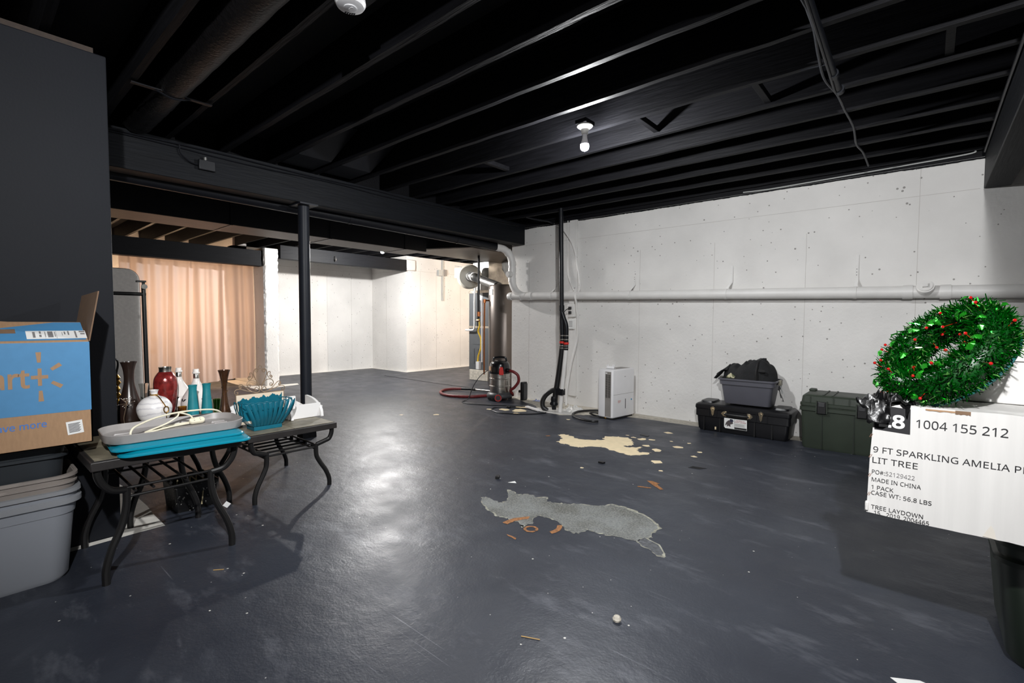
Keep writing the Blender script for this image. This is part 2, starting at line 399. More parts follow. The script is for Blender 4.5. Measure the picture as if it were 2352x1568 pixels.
def bevel(o, w, seg=2):
    b = o.modifiers.new('bevel', 'BEVEL'); b.width = w; b.segments = seg; b.limit_method = 'ANGLE'; b.angle_limit = math.radians(40)
    b.harden_normals = False
    return o
def solid(o, t, off=-1):
    m = o.modifiers.new('solid', 'SOLIDIFY'); m.thickness = t; m.offset = off; return o
def setp(o, label=None, cat=None, group=None, kind=None):
    if label: o['label'] = label
    if cat: o['category'] = cat
    if group: o['group'] = group
    if kind: o['kind'] = kind
    return o
def thing(name, loc, label, cat, group=None, rz=0.0):
    o = bpy.data.objects.new(name, None); o.empty_display_size = 0.05
    o.location = loc; o.rotation_euler = (0, 0, rz); COL.objects.link(o)
    return setp(o, label, cat, group)
def tmat(o):
    """World matrix of a thing or part from its own transform chain."""
    m = Matrix.Translation(o.location) @ o.rotation_euler.to_matrix().to_4x4()
    return tmat(o.parent) @ m if o.parent else m
def part(name, g, m, parent, local=False, smooth=True, angle=35, bev=0, label=None):
    """One mesh child; g is in world coordinates unless local."""
    me = g.mesh(name, m, smooth, angle)
    o = bpy.data.objects.new(name, me); COL.objects.link(o); o.parent = parent
    if not local: me.transform(tmat(parent).inverted())
    if bev: bevel(o, bev)
    if label: o['label'] = label
    return o
def single(name, g, m, label, cat, group=None, base=None, smooth=True, angle=35, bev=0):
    """A thing that is one mesh, origin at its base."""
    me = g.mesh(name, m, smooth, angle)
    if base is None:
        vs = [v.co for v in me.vertices]
        base = Vector(((min(v.x for v in vs) + max(v.x for v in vs)) / 2, (min(v.y for v in vs) + max(v.y for v in vs)) / 2, min(v.z for v in vs)))
    base = Vector(base); me.transform(Matrix.Translation(-base))
    o = bpy.data.objects.new(name, me); o.location = base; COL.objects.link(o)
    if bev: bevel(o, bev)
    return setp(o, label, cat, group)
def structure(name, g, m, smooth=False, bev=0, label=None):
    me = g.mesh(name, m, smooth); o = bpy.data.objects.new(name, me); COL.objects.link(o)
    if bev: bevel(o, bev)
    o['kind'] = 'structure'
    if label: o['label'] = label
    return o
def copy_thing(o, loc, rz=None, label=None, group=None, name=None):
    r = o.copy(); COL.objects.link(r); r.location = loc
    if rz is not None: r.rotation_euler = (0, 0, rz)
    if label: r['label'] = label
    if group: r['group'] = group
    for ch in list(o.children):
        c = ch.copy(); COL.objects.link(c); c.parent = r
        for g in list(ch.children):
            d = g.copy(); COL.objects.link(d); d.parent = c
    return r
def smoothpath(pts, n=6, closed=False):
    """Catmull-Rom through the points."""
    P = [Vector(p) for p in pts]; N = len(P); out = []
    rng = range(N if closed else N - 1)
    for i in rng:
        p0 = P[(i - 1) % N] if closed or i > 0 else P[i]; p1 = P[i]; p2 = P[(i + 1) % N]; p3 = P[(i + 2) % N] if closed or i + 2 < N else p2
        for k in range(n):
            t = k / n
            out.append(0.5 * ((2 * p1) + (p2 - p0) * t + (2 * p0 - 5 * p1 + 4 * p2 - p3) * t * t + (3 * p1 - p0 - 3 * p2 + p3) * t ** 3))
    if not closed: out.append(P[-1])
    return out
def rough_poly(pts, amp, sub=4, seed=1):
    rnd = random.Random(seed); out = []
    for i, p in enumerate(pts):
        q = pts[(i + 1) % len(pts)]
        for k in range(sub):
            t = k / sub; a = amp if k else 0
            out.append((p[0] + (q[0] - p[0]) * t + rnd.uniform(-a, a), p[1] + (q[1] - p[1]) * t + rnd.uniform(-a, a)))
    return out
def flat(g, pts, z):
    from mathutils.geometry import tessellate_polygon
    v = [g.bm.verts.new((x, y, z)) for x, y in pts]
    for t in tessellate_polygon([[Vector((x, y, 0)) for x, y in pts]]): g._f([v[i] for i in t])
    return g
def load_font():
    try: return bpy.data.fonts.load(bpy.utils.system_resource('DATAFILES', path='fonts') + '/NotoSansHebrew-Regular.woff2')
    except Exception: return None
FONT = load_font()
def text_geo(g, s, size, origin, xd, yd, bold=0.0, depth=0.0006, align='LEFT', sx=1.0):
    cu = bpy.data.curves.new('t', 'FONT'); cu.body = s; cu.size = size; cu.offset = bold; cu.align_x = align; cu.resolution_u = 3
    if FONT: cu.font = FONT
    o = bpy.data.objects.new('t', cu); COL.objects.link(o)
    me = bpy.data.meshes.new_from_object(o.evaluated_get(bpy.context.evaluated_depsgraph_get()))
    bpy.data.objects.remove(o); bpy.data.curves.remove(cu)
    xd, yd, og = Vector(xd).normalized(), Vector(yd).normalized(), Vector(origin); zd = xd.cross(yd)
    vs = [g.bm.verts.new(og + xd * v.co.x * sx + yd * v.co.y + zd * depth) for v in me.vertices]
    for p in me.polygons: g._f([vs[i] for i in p.vertices])
    bpy.data.meshes.remove(me); return g
def text_fit(g, s, origin, xd, yd, width, cap, bold=0.0, depth=0.0006):
    """Lettering scaled to a given overall width and capital height."""
    tmp = G(); text_geo(tmp, s, 1.0, (0, 0, 0), (1, 0, 0), (0, 1, 0), bold, 0.0)
    xs = [v.co.x for v in tmp.bm.verts]; x0, x1 = min(xs), max(xs)
    t2 = G(); text_geo(t2, 'H', 1.0, (0, 0, 0), (1, 0, 0), (0, 1, 0), 0, 0.0); ch = max(v.co.y for v in t2.bm.verts); t2.bm.free()
    xd, yd, og = Vector(xd).normalized(), Vector(yd).normalized(), Vector(origin); zd = xd.cross(yd)
    mp = {v: g.bm.verts.new(og + xd * ((v.co.x - x0) / (x1 - x0) * width) + yd * (v.co.y / ch * cap) + zd * depth) for v in tmp.bm.verts}
    for f in tmp.bm.faces: g._f([mp[v] for v in f.verts])
    tmp.bm.free(); return g

def sheet(g, origin, xd, yd, pts, depth=0.0004):
    xd, yd, og = Vector(xd).normalized(), Vector(yd).normalized(), Vector(origin); zd = xd.cross(yd)
    g.poly([og + xd * a + yd * b + zd * depth for a, b in pts]); return g
def rect(a0, a1, b0, b1): return [(a0, b0), (a1, b0), (a1, b1), (a0, b1)]

# ------------------------------------------------------------------ shell
JZ = 2.60; DECK = 2.84; WY = 5.63
g = G()
g.box(-11.9, 3.3, -3.4, 9.9, -0.12, 0.0)
A = [(-2.21, 2.26), (-2.2, 2.29), (-2.1, 2.28), (-2.07, 2.26), (-2.04, 2.29), (-2.07, 2.37), (-2.18, 2.49), (-2.12, 2.49), (-2.06, 2.46), (-2.04, 2.5), (-1.98, 2.53), (-1.94, 2.5), (-1.88, 2.56), (-1.85, 2.5), (-1.79, 2.51), (-1.71, 2.55), (-1.65, 2.61), (-1.55, 2.65), (-1.5, 2.74), (-1.41, 2.75), (-1.31, 2.72), (-1.2, 2.68), (-1.13, 2.62), (-1.11, 2.58), (-1.12, 2.51), (-1.09, 2.45), (-1.12, 2.41), (-1.14, 2.35), (-1.2, 2.34), (-1.28, 2.32), (-1.36, 2.3), (-1.43, 2.31), (-1.41, 2.28), (-1.42, 2.23), (-1.46, 2.21), (-1.52, 2.23), (-1.6, 2.28), (-1.69, 2.29), (-1.74, 2.28), (-1.75, 2.23), (-1.7, 2.17), (-1.71, 2.08), (-1.78, 2.13), (-1.83, 2.13), (-1.88, 2.12), (-1.93, 2.1), (-1.99, 2.13), (-2.03, 2.13), (-2.09, 2.17), (-2.15, 2.2)]
B = [(-2.85, 4.04), (-2.81, 4.11), (-2.71, 4.1), (-2.64, 4.04), (-2.52, 4.06), (-2.39, 4.17), (-2.45, 4.3), (-2.38, 4.36), (-2.25, 4.42), (-2.14, 4.31), (-2.07, 4.15), (-2.13, 4.09), (-2.06, 4.08), (-1.97, 4.17), (-1.97, 4.03), (-1.92, 3.98), (-1.83, 4.06), (-1.83, 3.96), (-1.93, 3.83), (-2.02, 3.86), (-2.13, 3.88), (-2.27, 3.93), (-2.37, 3.85), (-2.4, 3.78), (-2.49, 3.75), (-2.55, 3.78), (-2.61, 3.78), (-2.7, 3.81), (-2.72, 3.94)]
# bare concrete edge along the white wall and round the sump
g.use(1); flat(g, rough_poly([(-4.85, 5.63), (-4.85, 5.53), (-4.5, 5.42), (-4.1, 5.24), (-3.94, 5.12), (-3.6, 4.93), (-3.43, 4.9), (-3.2, 5.1), (-3.05, 5.3), (-2.66, 5.38), (-1.93, 5.40), (-0.5, 5.43), (1.5, 5.44), (3.0, 5.44), (3.0, 5.63)], 0.012, 5, 3), 0.0006)
# white painted edges of the far room and of the left wall
g.use(2)
for q in ([(-10.2, 3.83), (-10.2, 6.66), (-8.85, 6.66), (-8.85, 9.6), (-8.79, 9.6), (-8.79, 6.60), (-10.14, 6.60), (-10.14, 3.83)],
          [(-3.30, -0.4), (-3.30, 0.57), (-3.36, 0.57), (-3.6, 0.575), (-4.5, 0.58), (-4.37, 0.74), (-3.9, 0.765), (-3.26, 0.76), (-3.245, 0.36), (-3.235, -0.4)],
          [(-10.1, 3.57), (-10.1, 3.35), (-9.45, 3.31), (-8.43, 3.30), (-8.50, 3.70), (-8.55, 4.05), (-8.75, 4.12), (-8.8, 3.84), (-8.8, 3.57)]):
    flat(g, rough_poly(q, 0.006, 3, 5), 0.0007)
g.use(3); flat(g, rough_poly(B, 0.016, 6, 11), 0.0008)
rnd = random.Random(4)
for x, y, r in ((-1.83, 4.16, .055), (-1.68, 3.81, .055), (-1.73, 4.39, .05), (-2.03, 4.89, .05), (-2.11, 4.45, .05), (-2.03, 4.49, .04), (-1.97, 4.24, .04), (-1.5, 4.18, .03), (-1.51, 4.35, .025), (-2.21, 4.46, .03), (-2.3, 4.5, .02), (-1.86, 4.56, .02), (-1.7, 4.6, .022), (-2.06, 3.26, .018), (-1.55, 3.6, .02),
                (-4.2, 4.72, .09), (-4.0, 4.8, .11), (-4.35, 4.6, .05), (-3.9, 4.62, .05), (-3.2, 4.75, .03), (-4.1, 5.0, .12), (-4.6, 3.9, .05), (-4.9, 3.6, .03)):
    n = 9; flat(g, [(x + r * rnd.uniform(.6, 1.1) * math.cos(2 * PI * k / n), y + r * rnd.uniform(.5, 1.1) * math.sin(2 * PI * k / n)) for k in range(n)], 0.0009)
g.use(5); flat(g, rough_poly([(x * 1.0, y) for x, y in A], 0.014, 4, 8), 0.0007)
cx = sum(p[0] for p in A) / len(A); cy = sum(p[1] for p in A) / len(A)
g.use(4); flat(g, rough_poly([(cx + (x - cx) * .982, cy + (y - cy) * .965) for x, y in A], 0.012, 4, 9), 0.0012)
tail = [(-1.14, 2.44), (-1.03, 2.40), (-0.965, 2.32), (-0.955, 2.28), (-0.99, 2.27), (-1.04, 2.31), (-1.10, 2.32), (-1.15, 2.36)]
g.use(5); flat(g, rough_poly(tail, .006, 3, 4), .0006)
g.use(8); flat(g, rough_poly([(-1.07 + (x + 1.07) * .86, 2.35 + (y - 2.35) * .84) for x, y in tail], .006, 3, 6), .0012)
g.use(6)   # rust marks
def arc(cx_, cy_, r0, r1, a0, a1, n=16):
    o = [(cx_ + r1 * math.cos(a0 + (a1 - a0) * k / n), cy_ + r1 * math.sin(a0 + (a1 - a0) * k / n)) for k in range(n + 1)]
    return o + [(cx_ + r0 * math.cos(a1 - (a1 - a0) * k / n), cy_ + r0 * math.sin(a1 - (a1 - a0) * k / n)) for k in range(n + 1)]
flat(g, rough_poly(arc(-1.66, 2.10, .026, .042, 0, 1.94 * PI, 22), .002, 2), 0.0016)
flat(g, rough_poly([(-1.84, 2.06), (-1.80, 2.06), (-1.80, 2.12), (-1.755, 2.20), (-1.775, 2.23), (-1.83, 2.15)], .004, 3), 0.0016)
flat(g, rough_poly(arc(-1.64, 2.18, .085, .115, -0.45, 0.75, 10), .003, 2), 0.0016)
flat(g, rough_poly([(-1.53, 3.31), (-1.50, 3.33), (-1.43, 3.31), (-1.44, 3.285), (-1.36, 3.21), (-1.375, 3.19)], .003, 3), 0.0016)
flat(g, rough_poly([(-1.53, 3.16), (-1.52, 3.14), (-1.44, 3.17), (-1.44, 3.19)], .003, 2), 0.0016)
flat(g, rough_poly([(-1.72, 1.96), (-1.70, 1.95), (-1.64, 1.94), (-1.65, 1.96)], .004, 2), 0.0016)
flat(g, rough_poly([(-2.92, 3.93), (-2.90, 3.91), (-2.87, 3.94), (-2.89, 3.96)], .004, 2), 0.0016)
g.use(7)   # floor joint
g.tube([(-8.6, 5.9, .0004), (-8.02, 5.88, .0004), (-6.89, 5.83, .0004), (-6.26, 5.84, .0004), (-5.2, 5.8, .0004)], .006, 4)
floor = structure('floor', g, [M_FLOOR, M_CONC, M_WHITEFLOOR, M_CREAM, M_WORN, M_WORNEDGE, M_RUST, M_DARKGAP, mat('worn_dark_patch', (78, 80, 84), .5, var=.5, scale=50)])

g = G(); g.box(-11.9, 3.3, -3.4, 9.9, DECK, DECK + 0.06); structure('ceiling', g, M_DECK)

def line_y(g, x, z0, z1, y, w=.004):      # vertical form line on a wall facing -y
    g.box(x - w / 2, x + w / 2, y - .0012, y + .002, z0, z1)
g = G(); g.box(-4.85, 3.1, WY, WY + .25, 0, 2.55)
g.use(1)
for x in (-4.51, -2.74, -1.84, -0.945, -0.085, 0.82, 1.73): line_y(g, x, 0.02, 2.06 if x != -0.085 else 2.54, WY)
for x0, x1 in ((-4.75, -3.8), (-3.65, 0.3), (0.5, 3.0)): g.box(x0, x1, WY - .0012, WY + .002, 2.29, 2.294)
from mathutils import noise as mnoise
g.use(2); g.grid(lambda u, v: Vector((-4.8 + u * 7.8, WY - .004 - .002 * v, 2.548 - v * (.012 + .014 * abs(mnoise.noise(Vector((u * 17, 0, 0)))) + .010 * abs(mnoise.noise(Vector((u * 160, 3, 0))))))), 400, 1)
structure('wall_right', g, [M_WALL, M_WALLLINE, M_BLACKPAINT])
g = G(); g.box(-4.85, -4.6, WY + .25, 9.7, 0, 2.55); structure('wall_return', g, M_WALL)
g = G(); g.box(-11.0, -4.6, 9.6, 9.85, 0, 2.84); structure('wall_rear', g, M_WALL)
# wall with the small window
WY0, WY1, WZ0, WZ1 = 8.11, 8.86, 2.19, 2.51
g = G()
g.box(-9.1, -8.85, 6.66, WY0, 0, 2.60); g.box(-9.1, -8.85, WY1, 9.6, 0, 2.60); g.box(-9.1, -8.85, WY0, WY1, 0, WZ0); g.box(-9.1, -8.85, WY0, WY1, WZ1, 2.60)
g.use(1)
for y in (7.05, 7.52, 8.3): g.box(-8.852, -8.8485, y, y + .006, .03, 2.28)
g.box(-8.852, -8.8485, 6.9, 8.1, 2.28, 2.286)
structure('wall_far', g, [M_WALL, M_WALLLINE])
wn = G(); wn.box(-9.02, -8.98, WY0, WY1, WZ0, WZ0 + .035); wn.box(-9.02, -8.98, WY0, WY1, WZ1 - .035, WZ1); wn.box(-9.02, -8.98, WY0, WY0 + .035, WZ0, WZ1); wn.box(-9.02, -8.98, WY1 - .035, WY1, WZ0, WZ1); wn.box(-9.02, -8.98, WY0 + .35, WY0 + .385, WZ0, WZ1)
wo = structure('window_1', wn, M_WHITEPLAS)
gp = G(); gp.box(-9.003, -8.998, WY0 + .03, WY1 - .03, WZ0 + .03, WZ1 - .03); part('window_pane', gp, M_GLASS, wo)
g = G(); g.box(-10.45, -9.1, 6.66, 6.91, 0, 2.60);
g.use(1); g.box(-9.62, -9.614, 6.658, 6.663, .02, 2.2); g.box(-10.2, -8.86, 6.658, 6.663, 2.28, 2.284)
structure('wall_alcove_side', g, [M_WALL, M_WALLLINE])
g = G(); g.box(-10.45, -10.2, 3.58, 6.66, 0, 2.60)
g.use(1)
for y in (4.9, 5.5, 6.1): g.box(-10.201, -10.1985, y, y + .005, .02, 2.2)
g.box(-10.201, -10.1985, 3.83, 6.66, 2.28, 2.284)
structure('wall_back', g, [M_WALL, M_WALLLINE])
# foundation stub that ends as a white pillar, rough arrises
g = G()
def stub(u, v):
    return None
zs = [i * 2.42 / 60 for i in range(61)]; rnd = random.Random(9); ring = []
for z in zs:
    a, b = rnd.uniform(-.010, .006), rnd.uniform(-.010, .006)
    ring.append([Vector(p) for p in ((-8.80 + a, 3.60 + .01 * rnd.random(), z), (-8.80, 3.62, z), (-8.80, 3.80, z), (-8.805 + b, 3.83 + b, z), (-10.2, 3.83, z), (-10.2, 3.58, z), (-8.82 + a, 3.58, z))])
g.rings(ring); structure('wall_stub', g, M_WALL)
g = G(); g.box(-11.75, -11.5, -3.3, 3.58, 0, 2.84); g.box(-11.5, -10.2, 3.58, 3.83, 0, 2.84); structure('wall_behind_curtain', g, M_WALL)
g = G(); g.box(-4.6, -3.30, -3.3, 0.57, 0, 2.545); structure('wall_left', g, M_DARKWALL, bev=.006)
g = G(); g.box(-11.8, 3.2, -3.4, -3.2, 0, 2.84); structure('wall_south', g, M_WALL)
g = G(); g.box(3.0, 3.2, -3.3, 5.9, 0, 2.84); structure('wall_east', g, M_WALL)
# sill and rim boards
g = G(); g.box(-4.85, 3.1, WY - .005, WY + .2, 2.55, 2.60); g.box(-4.85, 3.1, WY + .06, WY + .1, 2.60, 2.84); structure('trim_1', g, M_BLACKPAINT)
g = G(); g.box(-4.7, -4.6, 5.88, 9.7, 2.55, 2.84); structure('trim_2', g, M_BLACKPAINT)
g = G(); g.box(-9.1, -9.06, 6.66, 9.6, 2.60, 2.84); g.box(-10.45, -10.35, 3.83, 6.9, 2.6, 2.84); g.box(-10.45, -8.86, 6.75, 6.85, 2.60, 2.84); structure('trim_3', g, M_BLACKPAINT)
g = G(); g.box(-4.6, -3.31, 0.10, 0.52, 2.545, 2.572); structure('trim_4', g, M_RAWWOOD)

# ------------------------------------------------------------------ joists, beams, post
def nth(n): return ['first', 'second', 'third', 'fourth', 'fifth', 'sixth', 'seventh', 'eighth', 'ninth', 'tenth', 'eleventh', 'twelfth', 'thirteenth', 'fourteenth', 'fifteenth', 'sixteenth', 'seventeenth', 'eighteenth', 'nineteenth'][n - 1]
n = 0
for k in range(8, -8, -1):
    y1 = 2.394 + .4064 * k
    if y1 > 5.63: y1 = 5.625
    n += 1
    if y1 < -0.6: break
    g = G(); x0, x1 = -4.70, 2.99
    rnd = random.Random(k); segs = 40; rr = []
    for i in range(segs + 1):
        x = x0 + (x1 - x0) * i / segs; w = rnd.uniform(-.0025, .0025)
        rr.append([Vector((x, y1 - .038, JZ + w)), Vector((x, y1, JZ + w + rnd.uniform(-.001, .001))), Vector((x, y1, DECK)), Vector((x, y1 - .038, DECK))])
    g.rings(rr)
    single('ceiling_joist', g, M_BLACKPAINT, 'black painted ceiling joist, %s counting out from the white wall' % nth(n), 'joist', 'joists over the main room')
m_ = 0
for k in range(16, -6, -1):
    y1 = 2.394 + .4064 * k + .045
    if y1 > 9.6: continue
    xa = -11.5 if y1 < 3.58 else (-10.4 if y1 < 6.7 else -9.05)
    m_ += 1
    g = G(); g.box(xa, -4.64, y1 - .038, y1, JZ, DECK)
    single('ceiling_joist', g, M_BLACKPAINT if k > 6 else M_BLACKPAINT, 'black joist beyond the main beam, one of the row over the far room', 'joist', 'joists over the far room')
# blocking between joists
for i, (x, k, lab) in enumerate(((-.85, 2.5, 'short black block nailed between joists right of the bare bulb'), (.045, 2.5, 'short black block between joists near the top right corner'), (-3.13, 2.5, 'short black block between joists left of the near bulb'), (-2.0, 3.5, 'short black block between joists just behind the near bulb'))):
    pass
for x, y, lab in ((-.845, 3.385, 'short black wooden brace between joists right of the near bulb'), (.045, 3.385, 'short black wooden brace between joists, furthest right'), (-3.13, 3.385, 'short black wooden brace between joists left of the near bulb'), (-1.62, 3.385, 'short black wooden brace between joists beside the near bulb')):
    g = G(); g.box(x - .02, x + .02, y - .183, y + .183, JZ + .02, JZ + .06)
    single('joist_brace', g, M_BLACKPAINT, lab, 'brace', 'braces between the joists', bev=.003)
# main beam
g = G(); g.box(-4.77, -4.59, -3.2, 5.62, 2.30, 2.60)
single('main_beam', g, M_BLACKBEAM, 'long black main beam carried by the steel post', 'beam', bev=.005)
g = G()
for k in range(9, -8, -1):
    y1 = 2.394 + .4064 * k
    if y1 < 5.7: g.box(-4.72, -4.685, y1 + .003, y1 + .365, 2.60, 2.84)
structure('trim_5', g, M_BLACKPAINT)
# right beam
g = G(); g.box(.32, .48, -3.2, 5.625, 2.285, 2.60)
single('side_beam', g, M_BLACKBEAM, 'black beam at the right edge running into the white wall', 'beam', bev=.006)
# far beams
g = G(); g.box(-8.95, -8.78, 3.86, 6.615, 2.255, 2.50)
single('far_beam', g, M_BLACKBEAM, 'black beam across the white alcove, right of the white pillar', 'beam', bev=.006)
g = G(); g.box(-9.02, -8.84, -3.1, 3.60, 2.10, 2.37)
fb = single('far_beam', g, M_BLACKBEAM, 'black beam over the peach curtain, left of the white pillar', 'beam', bev=.006)
g = G(); g.box(-8.849, -8.79, 6.625, 6.88, 2.275, 2.52); single('bearing_block', g, M_WALL, 'white concrete corner block holding the far beam end', 'block', bev=.025)
# post
t = thing('support_post', (-4.68, 2.29, 0), 'black round steel post under the main beam', 'post')
g = G(); g.cyl((-4.68, 2.29, 0), (-4.68, 2.29, 2.285), .053, 28); part('shaft', g, M_STEELPOST, t)
g = G(); g.box(-4.80, -4.56, 2.20, 2.38, 2.285, 2.298); part('top_plate', g, M_STEELPOST, t)
g = G(); g.loft([(0, .062, .075, .008), (.095, .058, .07, .008)], (-4.68, 2.29)); part('base_block', g, M_BLACKPAINT, t)

# ------------------------------------------------------------------ bare bulbs
def bulb_lamp(name, loc, strength, rgb, label, group='bare ceiling bulbs', r=.031):
    """Porcelain holder screwed to the underside at loc, bulb hanging below."""
    x, y, z = loc
    t = thing(name, loc, label, 'light', group)
    g = G(); g.lathe([(.018, z), (.056, z), (.057, z - .008), (.052, z - .014), (.03, z - .03), (.024, z - .05), (.023, z - .062), (.018, z - .064)], (x, y, 0)); part('lamp_holder', g, M_PORCELAIN, t)
    b = z - .062
    g = G(); g.lathe([(.016, b), (.018, b - .03), (.024, b - .055), (r * .97, b - .075)], (x, y, 0), cap0=True, cap1=False); part('bulb_neck', g, M_WHITEPLAS, t)
    c = b - .09
    g = G(); g.lathe([(r * .97, c + .015), (r, c), (r * .93, c - .014), (r * .68, c - .025), (r * .3, c - .031), (.001, c - .032)], (x, y, 0), seg=16, cap0=False, cap1=True)
    part('bulb_globe', g, emit_mat(name + '_glow', rgb, strength), t)
    return t
bulb_lamp('near_bulb', (-1.94, 3.06, 2.60), BULB_NEAR, (0.97, 0.985, 1.0), 'glowing bare bulb in a porcelain holder, near bulb over the open floor')
g = G(); g.box(-1.985, -1.895, 3.0, 3.12, 2.602, 2.63); single('mounting_board', g, M_BLACKPAINT, 'small black board between joists holding the near bulb', 'board')
bulb_lamp('far_bulb', (-7.40, 5.05, 2.54), BULB_FAR, (1.0, 0.98, 0.96), 'glowing bare bulb beyond the main beam in front of the white alcove')
g = G(); g.box(-7.48, -7.32, 4.84, 5.24, 2.54, 2.60); single('mounting_board', g, M_BLACKPAINT, 'small black board under the joists holding the far bulb', 'board')
bulb_lamp('warm_bulb', (-10.5, 2.5, 1.75), BULB_WARM, (1.0, 0.66, 0.40), 'warm bare bulb glowing behind the peach curtain')
bulb_lamp('utility_bulb', (-6.6, 8.6, 2.60), BULB_UTIL, (1.0, 0.80, 0.62), 'warm bare bulb in the corner behind the furnace')
bulb_lamp('added_bulb', (.268, -.25, 2.60), BULB_CAM, (1.0, 0.985, 0.97), 'unseen bare bulb added beside the right beam to light the carton')  # out of view, added to brighten the near carton

# smoke detector
t = thing('smoke_detector', (-1.972, 1.19, 2.60), 'round white smoke detector on a joist at the top edge', 'smoke detector')
x, y = -1.972, 1.19
g = G(); g.lathe([(.060, 2.60), (.060, 2.592), (.064, 2.588), (.066, 2.570), (.058, 2.556), (.040, 2.551), (.001, 2.550)], (x, y, 0)); part('housing', g, M_WHITEPLAS, t)
g = G(); g.lathe([(.028, 2.552), (.028, 2.547), (.024, 2.5455), (.001, 2.5455)], (x, y, 0)); part('test_ring', g, mat('pale_grey_plastic', (196, 196, 198), .45), t)
g = G(); g.loft([(2.5445, .014, .006, .006), (2.546, .014, .006, .006)], (x + .004, y)); part('test_button', g, M_WHITEPLAS, t)
for k in range(5):
    a = 2.2 + k * .22
    g = G(); g.box(x + .044 * math.cos(a) - .006, x + .044 * math.cos(a) + .006, y + .044 * math.sin(a) - .0015, y + .044 * math.sin(a) + .0015, 2.549, 2.5535); part('sounder_slot', g, M_DARKGAP, t)
g = G(); g.box(-2.05, -1.9, 1.1, 1.28, 2.60, 2.62); single('mounting_board', g, M_BLACKPAINT, 'black board between joists behind the smoke detector', 'board')

# ------------------------------------------------------------------ pipes
# black drain along the main beam turning white at the wall
t = thing('drain_pipe', (-4.87, 2.0, 2.24), 'long black drain pipe under the main beam that turns white at its elbow', 'pipe')
pz = lambda y: 2.325 - .012 * (y)
g = G(); g.cyl((-4.87, -2.5, pz(-2.5)), (-4.87, 5.28, pz(5.28)), .056, 20); part('black_pipe', g, M_BLACKPIPE, t)
for y in (.8, 2.9, 4.5):
    g = G(); g.tube([(-4.87, y - .018, pz(y)), (-4.87, y + .018, pz(y))], .060, 20); part('pipe_strap', g, M_BLACKPIPE, t)
path = smoothpath([(-4.87, 5.25, 2.262), (-4.86, 5.33, 2.258), (-4.83, 5.42, 2.235), (-4.79, 5.49, 2.17), (-4.765, 5.52, 2.08), (-4.76, 5.53, 1.98), (-4.76, 5.53, 1.80), (-4.745, 5.535, 1.70), (-4.68, 5.54, 1.60), (-4.58, 5.545, 1.545), (-4.50, 5.548, 1.535)], 6)
g = G(); g.tube(path, .054, 20); part('white_elbow_pipe', g, M_WHITEPIPE, t)
for c, d in (((-4.862, 5.33, 2.257), (.1, 1, -.2)), ((-4.80, 5.475, 2.19), (.3, .6, -1)), ((-4.76, 5.53, 2.03), (0, 0, 1)), ((-4.76, 5.53, 1.93), (0, 0, 1)), ((-4.76, 5.53, 1.78), (0, 0, 1))):
    v = Vector(d).normalized() * .03
    g = G(); g.cyl(Vector(c) - v, Vector(c) + v, .060, 20); part('coupling', g, M_WHITEPIPE, t)
g = G(); g.cyl((-4.76, 5.53, 1.86), (-4.755, 5.43, 1.86), .046, 20); g.cyl((-4.755, 5.43, 1.86), (-4.755, 5.415, 1.86), .036, 6); part('cleanout_cap', g, M_WHITEPIPE, t)
# white pipe along the wall
hz = lambda x: 1.538 - .0205 * (x + 4.788)
t = thing('wall_pipe', (-1.0, 5.545, 1.40), 'long white drain pipe running along the white wall', 'pipe')
g = G(); g.cyl((-4.80, 5.55, hz(-4.8)), (2.9, 5.55, hz(2.9)), .054, 24); part('pipe_run', g, M_WHITEPIPE, t)
g = G(); g.lathe([(.060, 0), (.060, .05), (.05, .075), (.03, .088), (.001, .092)], (-4.77, 5.55, hz(-4.77)), axis=(-1, 0, 0)); part('end_cap', g, M_WHITEPIPE, t)
for x in (-4.62, -4.42, -.14, .11):
    g = G(); g.cyl((x - .035, 5.55, hz(x)), (x + .035, 5.55, hz(x)), .0605, 24); part('coupling', g, M_WHITEPIPE, t)
for x, h, lean in ((-4.04, .16, .03), (-2.835, .21, .03), (-1.68, .31, .03), (-.522, .36, .0)):
    g = G(); g.cyl((x - .013, 5.55, hz(x)), (x + .013, 5.55, hz(x)), .058, 24)
    g.prism([(x - .014, 5.545, hz(x) + .05), (x + .014, 5.545, hz(x) + .05), (x + .014 + lean, 5.622, hz(x) + .13), (x + .014 + lean, 5.626, hz(x) + h), (x - .012 + lean, 5.626, hz(x) + h), (x - .012 + lean, 5.622, hz(x) + .13)], (0, -.002, 0))
    s = part('pipe_strap', g, M_WHITEPIPE, t)
    for k in range(3):
        g = G(); g.cyl((x + lean, 5.618, hz(x) + .17 + k * .028), (x + lean, 5.616, hz(x) + .17 + k * .028), .0035, 8); part('strap_hole', g, M_DARKGAP, s)
c0 = Vector((-.017, 5.55, hz(0))); ax = Vector((-.05, -.75, .42)).normalized()
g = G(); g.cyl(c0, c0 + ax * .085, .056, 24); g.cyl(c0 + ax * .06, c0 + ax * .092, .062, 24); cw = part('cleanout_branch', g, M_WHITEPIPE, t)
g = G(); g.cyl(c0 + ax * .092, c0 + ax * .10, .05, 24); Mx = Matrix.Translation(c0 + ax * .106) @ Vector((0, 0, 1)).rotation_difference(ax).to_matrix().to_4x4(); g.box(-.018, .018, -.018, .018, -.008, .012, Mx); part('cleanout_plug', g, M_WHITEPIPE, cw)

